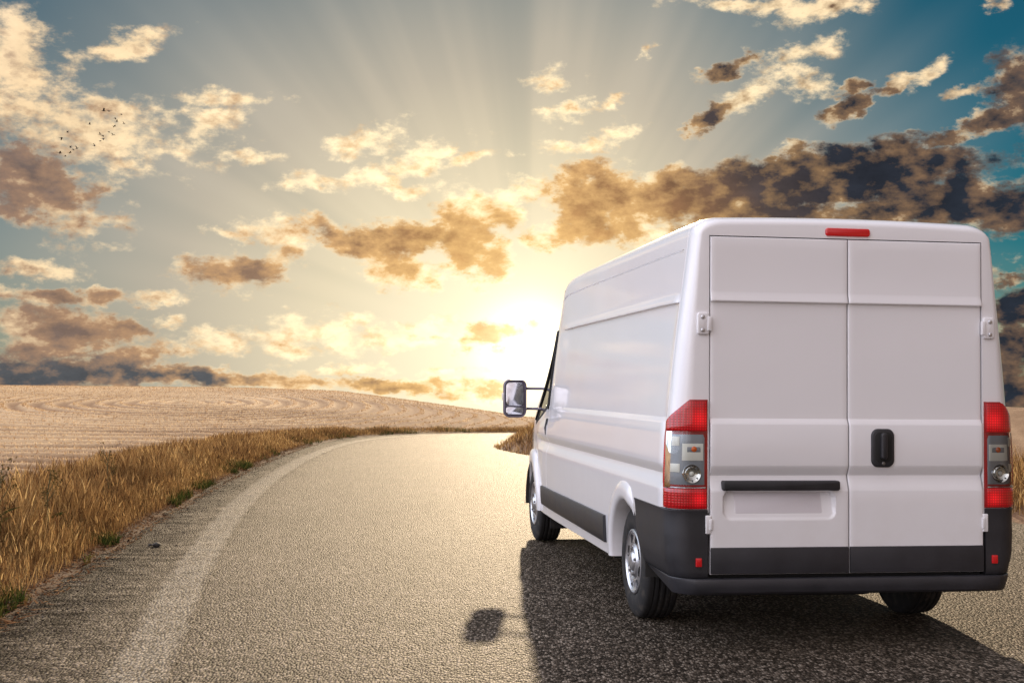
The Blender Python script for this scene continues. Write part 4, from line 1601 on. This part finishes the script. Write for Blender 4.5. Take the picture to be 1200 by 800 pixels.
box('chassis', (-.86, .16, .33), (.86, 5.50, .40), .01, M['under'], van)
tube('rear_axle', [(-.86, YR, ZW), (-.1, YR, ZW - .03), (.1, YR, ZW - .03), (.86, YR, ZW)], [.045, .05, .05, .045], M['under'], van)
tube('front_axle', [(-.86, YF, ZW), (.86, YF, ZW)], .05, M['under'], van)
tube('exhaust_pipe', [(.35, 4.2, .27), (.35, 2.2, .26), (.42, 1.6, .28), (.42, .6, .30)], .032, M['steel'], van)
lathe_spare = box('spare_wheel', (-.30, .30, .24), (.30, .88, .335), .05, M['rubber'], van)
for s in (-1, 1):
    box('leaf_spring', (s * .58 - .035, .35, .30), (s * .58 + .035, 1.75, .335), .008, M['under'], van)

# ------------------------------------------------------------------ small things
def build_stone(name, x, y, r, label, sq):
    bm = bmesh.new()
    bmesh.ops.create_icosphere(bm, subdivisions=2, radius=1)
    rg = random.Random(int(x * 100))
    for v in bm.verts:
        k = 1 + rg.uniform(-.16, .16)
        v.co = Vector((v.co.x * r * sq * k, v.co.y * r * k, v.co.z * r * .75 * k + r * .55))
    o = from_bm(name, bm, M['stone'], None, sharp=20)
    o.location = (x, y, 0)
    tag(o, label, 'stone', 'stones lying on the road')


build_stone('stone', -3.11, 10.86, .030, 'larger of two black stones on the road near the left edge', 1.3)
build_stone('stone', -3.18, 10.90, .016, 'smaller of two black stones on the road near the left edge', 1.0)


def build_weed(x, y, hgt, label, seed):
    rg = random.Random(seed)
    H, _, _ = terrain(np.array([x]), np.array([y]))
    root = bpy.data.objects.new('tall_weed', None)
    COL.objects.link(root)
    root.location = (x, y, float(H[0]) - .01)
    tag(root, label, 'weed', 'tall weeds among the dry grass')
    tops = []
    stem_pts = [(0, 0, 0), (.01, 0, hgt * .35), (-.01, .01, hgt * .7), (.02, .01, hgt)]
    tube('stem', stem_pts, [.008, .007, .005, .003], M['weed'], root, 6)
    tops.append(stem_pts[-1])
    for k in range(6):
        z0 = hgt * (.30 + .10 * k)
        a = rg.uniform(0, 6.28)
        L = hgt * rg.uniform(.22, .36)
        e = (math.cos(a) * L * .45, math.sin(a) * L * .45, z0 + L * .9)
        tube('branch', [(0, 0, z0), (e[0] * .5, e[1] * .5, z0 + L * .35), e], [.004, .0035, .002], M['weed'], root, 5)
        tops.append(e)
    V, F = [], []
    for t in tops:
        for k in range(16):
            c = Vector(t) + Vector((rg.gauss(0, .014), rg.gauss(0, .014), rg.uniform(-.12, .03)))
            d = Vector((rg.gauss(0, 1), rg.gauss(0, 1), rg.uniform(.2, 1.2))).normalized() * rg.uniform(.012, .028)
            w = d.cross(Vector((rg.gauss(0, 1), rg.gauss(0, 1), rg.gauss(0, 1)))).normalized() * .007
            b = len(V)
            V += [c - w, c + d, c + w, c - d * .4]
            F.append((b, b + 1, b + 2, b + 3))
    mesh('seed_heads', V, F, M['weed_seed'], root, smooth=False)['kind'] = 'stuff'
    V, F = [], []
    for k in range(12):
        z0 = hgt * rg.uniform(.05, .5)
        a = rg.uniform(0, 6.28)
        L = rg.uniform(.10, .20)
        c = Vector((0, 0, z0))
        d = Vector((math.cos(a), math.sin(a), .5)) * L
        w = Vector((-math.sin(a), math.cos(a), 0)) * L * .13
        b = len(V)
        V += [c, c + d * .5 + w, c + d + Vector((0, 0, -.03)), c + d * .5 - w]
        F += [(b, b + 1, b + 2), (b, b + 2, b + 3)]
    mesh('leaves', V, F, M['green_grass'], root, smooth=False)['kind'] = 'stuff'


M['weed'] = simple('weed_stem', (0.075, 0.070, 0.022), 0.8, vary=0.3)
M['weed_seed'] = blade_mat('weed_seed', [(0, (0.045, 0.035, 0.015)), (1, (0.16, 0.11, 0.04))], 0.3)
build_weed(-4.05, 9.75, .74, 'tallest dark weed with branching seed heads in the left verge grass', 3)
build_weed(-3.98, 10.6, .66, 'slimmer dark weed just right of the tallest one in the left verge', 5)
build_weed(-4.55, 13.9, .66, 'dark weed standing in the middle stretch of the left verge grass', 8)


def bird_mesh(name, V, F):
    me = bpy.data.meshes.new(name)
    me.from_pydata(V, [], F)
    me.materials.append(M['bird'])
    return me


BIRDS = [(-44.8,132.9,31.2),(-45.0,135.3,31.7),(-46.5,144.2,33.3),(-46.1,140.8,32.1),(-43.6,133.7,30.2),(-44.5,139.0,31.1),(-45.7,139.4,30.9),(-46.6,133.8,29.9),(-47.6,143.2,31.0),(-44.1,134.1,28.8),(-46.8,137.8,29.6),(-47.2,139.8,29.9),(-46.7,138.6,29.3),(-47.8,140.9,29.5),(-49.2,143.0,29.3),(-53.1,145.0,31.3),(-50.1,135.0,28.6),(-51.2,140.9,28.7),(-51.2,141.7,28.6),(-48.7,135.9,27.6),(-47.8,131.4,26.3),(-54.1,145.4,28.9),(-49.9,135.7,26.7)]

M['bird'] = simple('dark_feather', (0.035, 0.028, 0.025), 0.8, vary=0.3)


def build_birds():
    # body: spindle along +x, with a tail wedge and a beak
    prof = [(-.16, .002), (-.10, .018), (-.04, .034), (.03, .038), (.08, .028), (.105, .024), (.13, .018), (.165, .001)]
    V, F, k = [], [], 8
    for x, r in prof:
        for j in range(k):
            a = 2 * math.pi * j / k
            V.append((x, r * math.cos(a), r * math.sin(a)))
    for i in range(len(prof) - 1):
        for j in range(k):
            F.append((i * k + j, i * k + (j + 1) % k, (i + 1) * k + (j + 1) % k, (i + 1) * k + j))
    b = len(V)
    V += [(-.12, .012, 0), (-.12, -.012, 0), (-.24, .035, .003), (-.24, -.035, .003), (-.12, 0, .012)]
    F += [(b, b + 2, b + 3, b + 1), (b + 4, b + 2, b), (b + 4, b + 1, b + 3), (b + 4, b + 3, b + 2)]
    body = bird_mesh('bird_body', V, F)
    wings = []
    for s in (-1, 1):
        W = [(.06, s * .03, .02), (-.05, s * .03, .02), (.075, s * .14, .07), (-.045, s * .14, .065), (.02, s * .28, .045), (-.04, s * .26, .04), (.012, s * .08, .050), (.02, s * .16, .078)]
        WF = [(0, 6, 1), (0, 2, 7, 6), (6, 7, 3, 1), (2, 4, 7), (7, 4, 5, 3), (0, 1, 3, 2), (2, 3, 5, 4)]
        wings.append(bird_mesh('bird_wing', W, WF))
    SPECIAL = {0: 'left one of the two largest birds, at the top of the flock', 1: 'right one of the two largest birds, at the top of the flock',
               21: 'large dark bird at the lower left end of the flock', 5: 'rightmost bird of the flock in the upper left sky'}
    rg = random.Random(5)
    for i, p in enumerate(BIRDS):
        root = bpy.data.objects.new('bird', body)
        COL.objects.link(root)
        root.location = p
        root.rotation_euler = (rg.uniform(-.4, .4), rg.uniform(-.15, .15), rg.uniform(-.7, .7))
        sc = 1.55 if i in (0, 1, 21) else rg.uniform(1.0, 1.3)
        root.scale = (sc, sc, sc)
        tag(root, SPECIAL.get(i, 'tiny dark bird in the flock flying before the cloud at upper left'), 'bird', 'flock of birds in the sky')
        flap = rg.uniform(-.5, .6)
        for s, w in zip((-1, 1), wings):
            o = link('wing', w, root)
            o.rotation_euler = (s * flap, 0, 0)


build_birds()
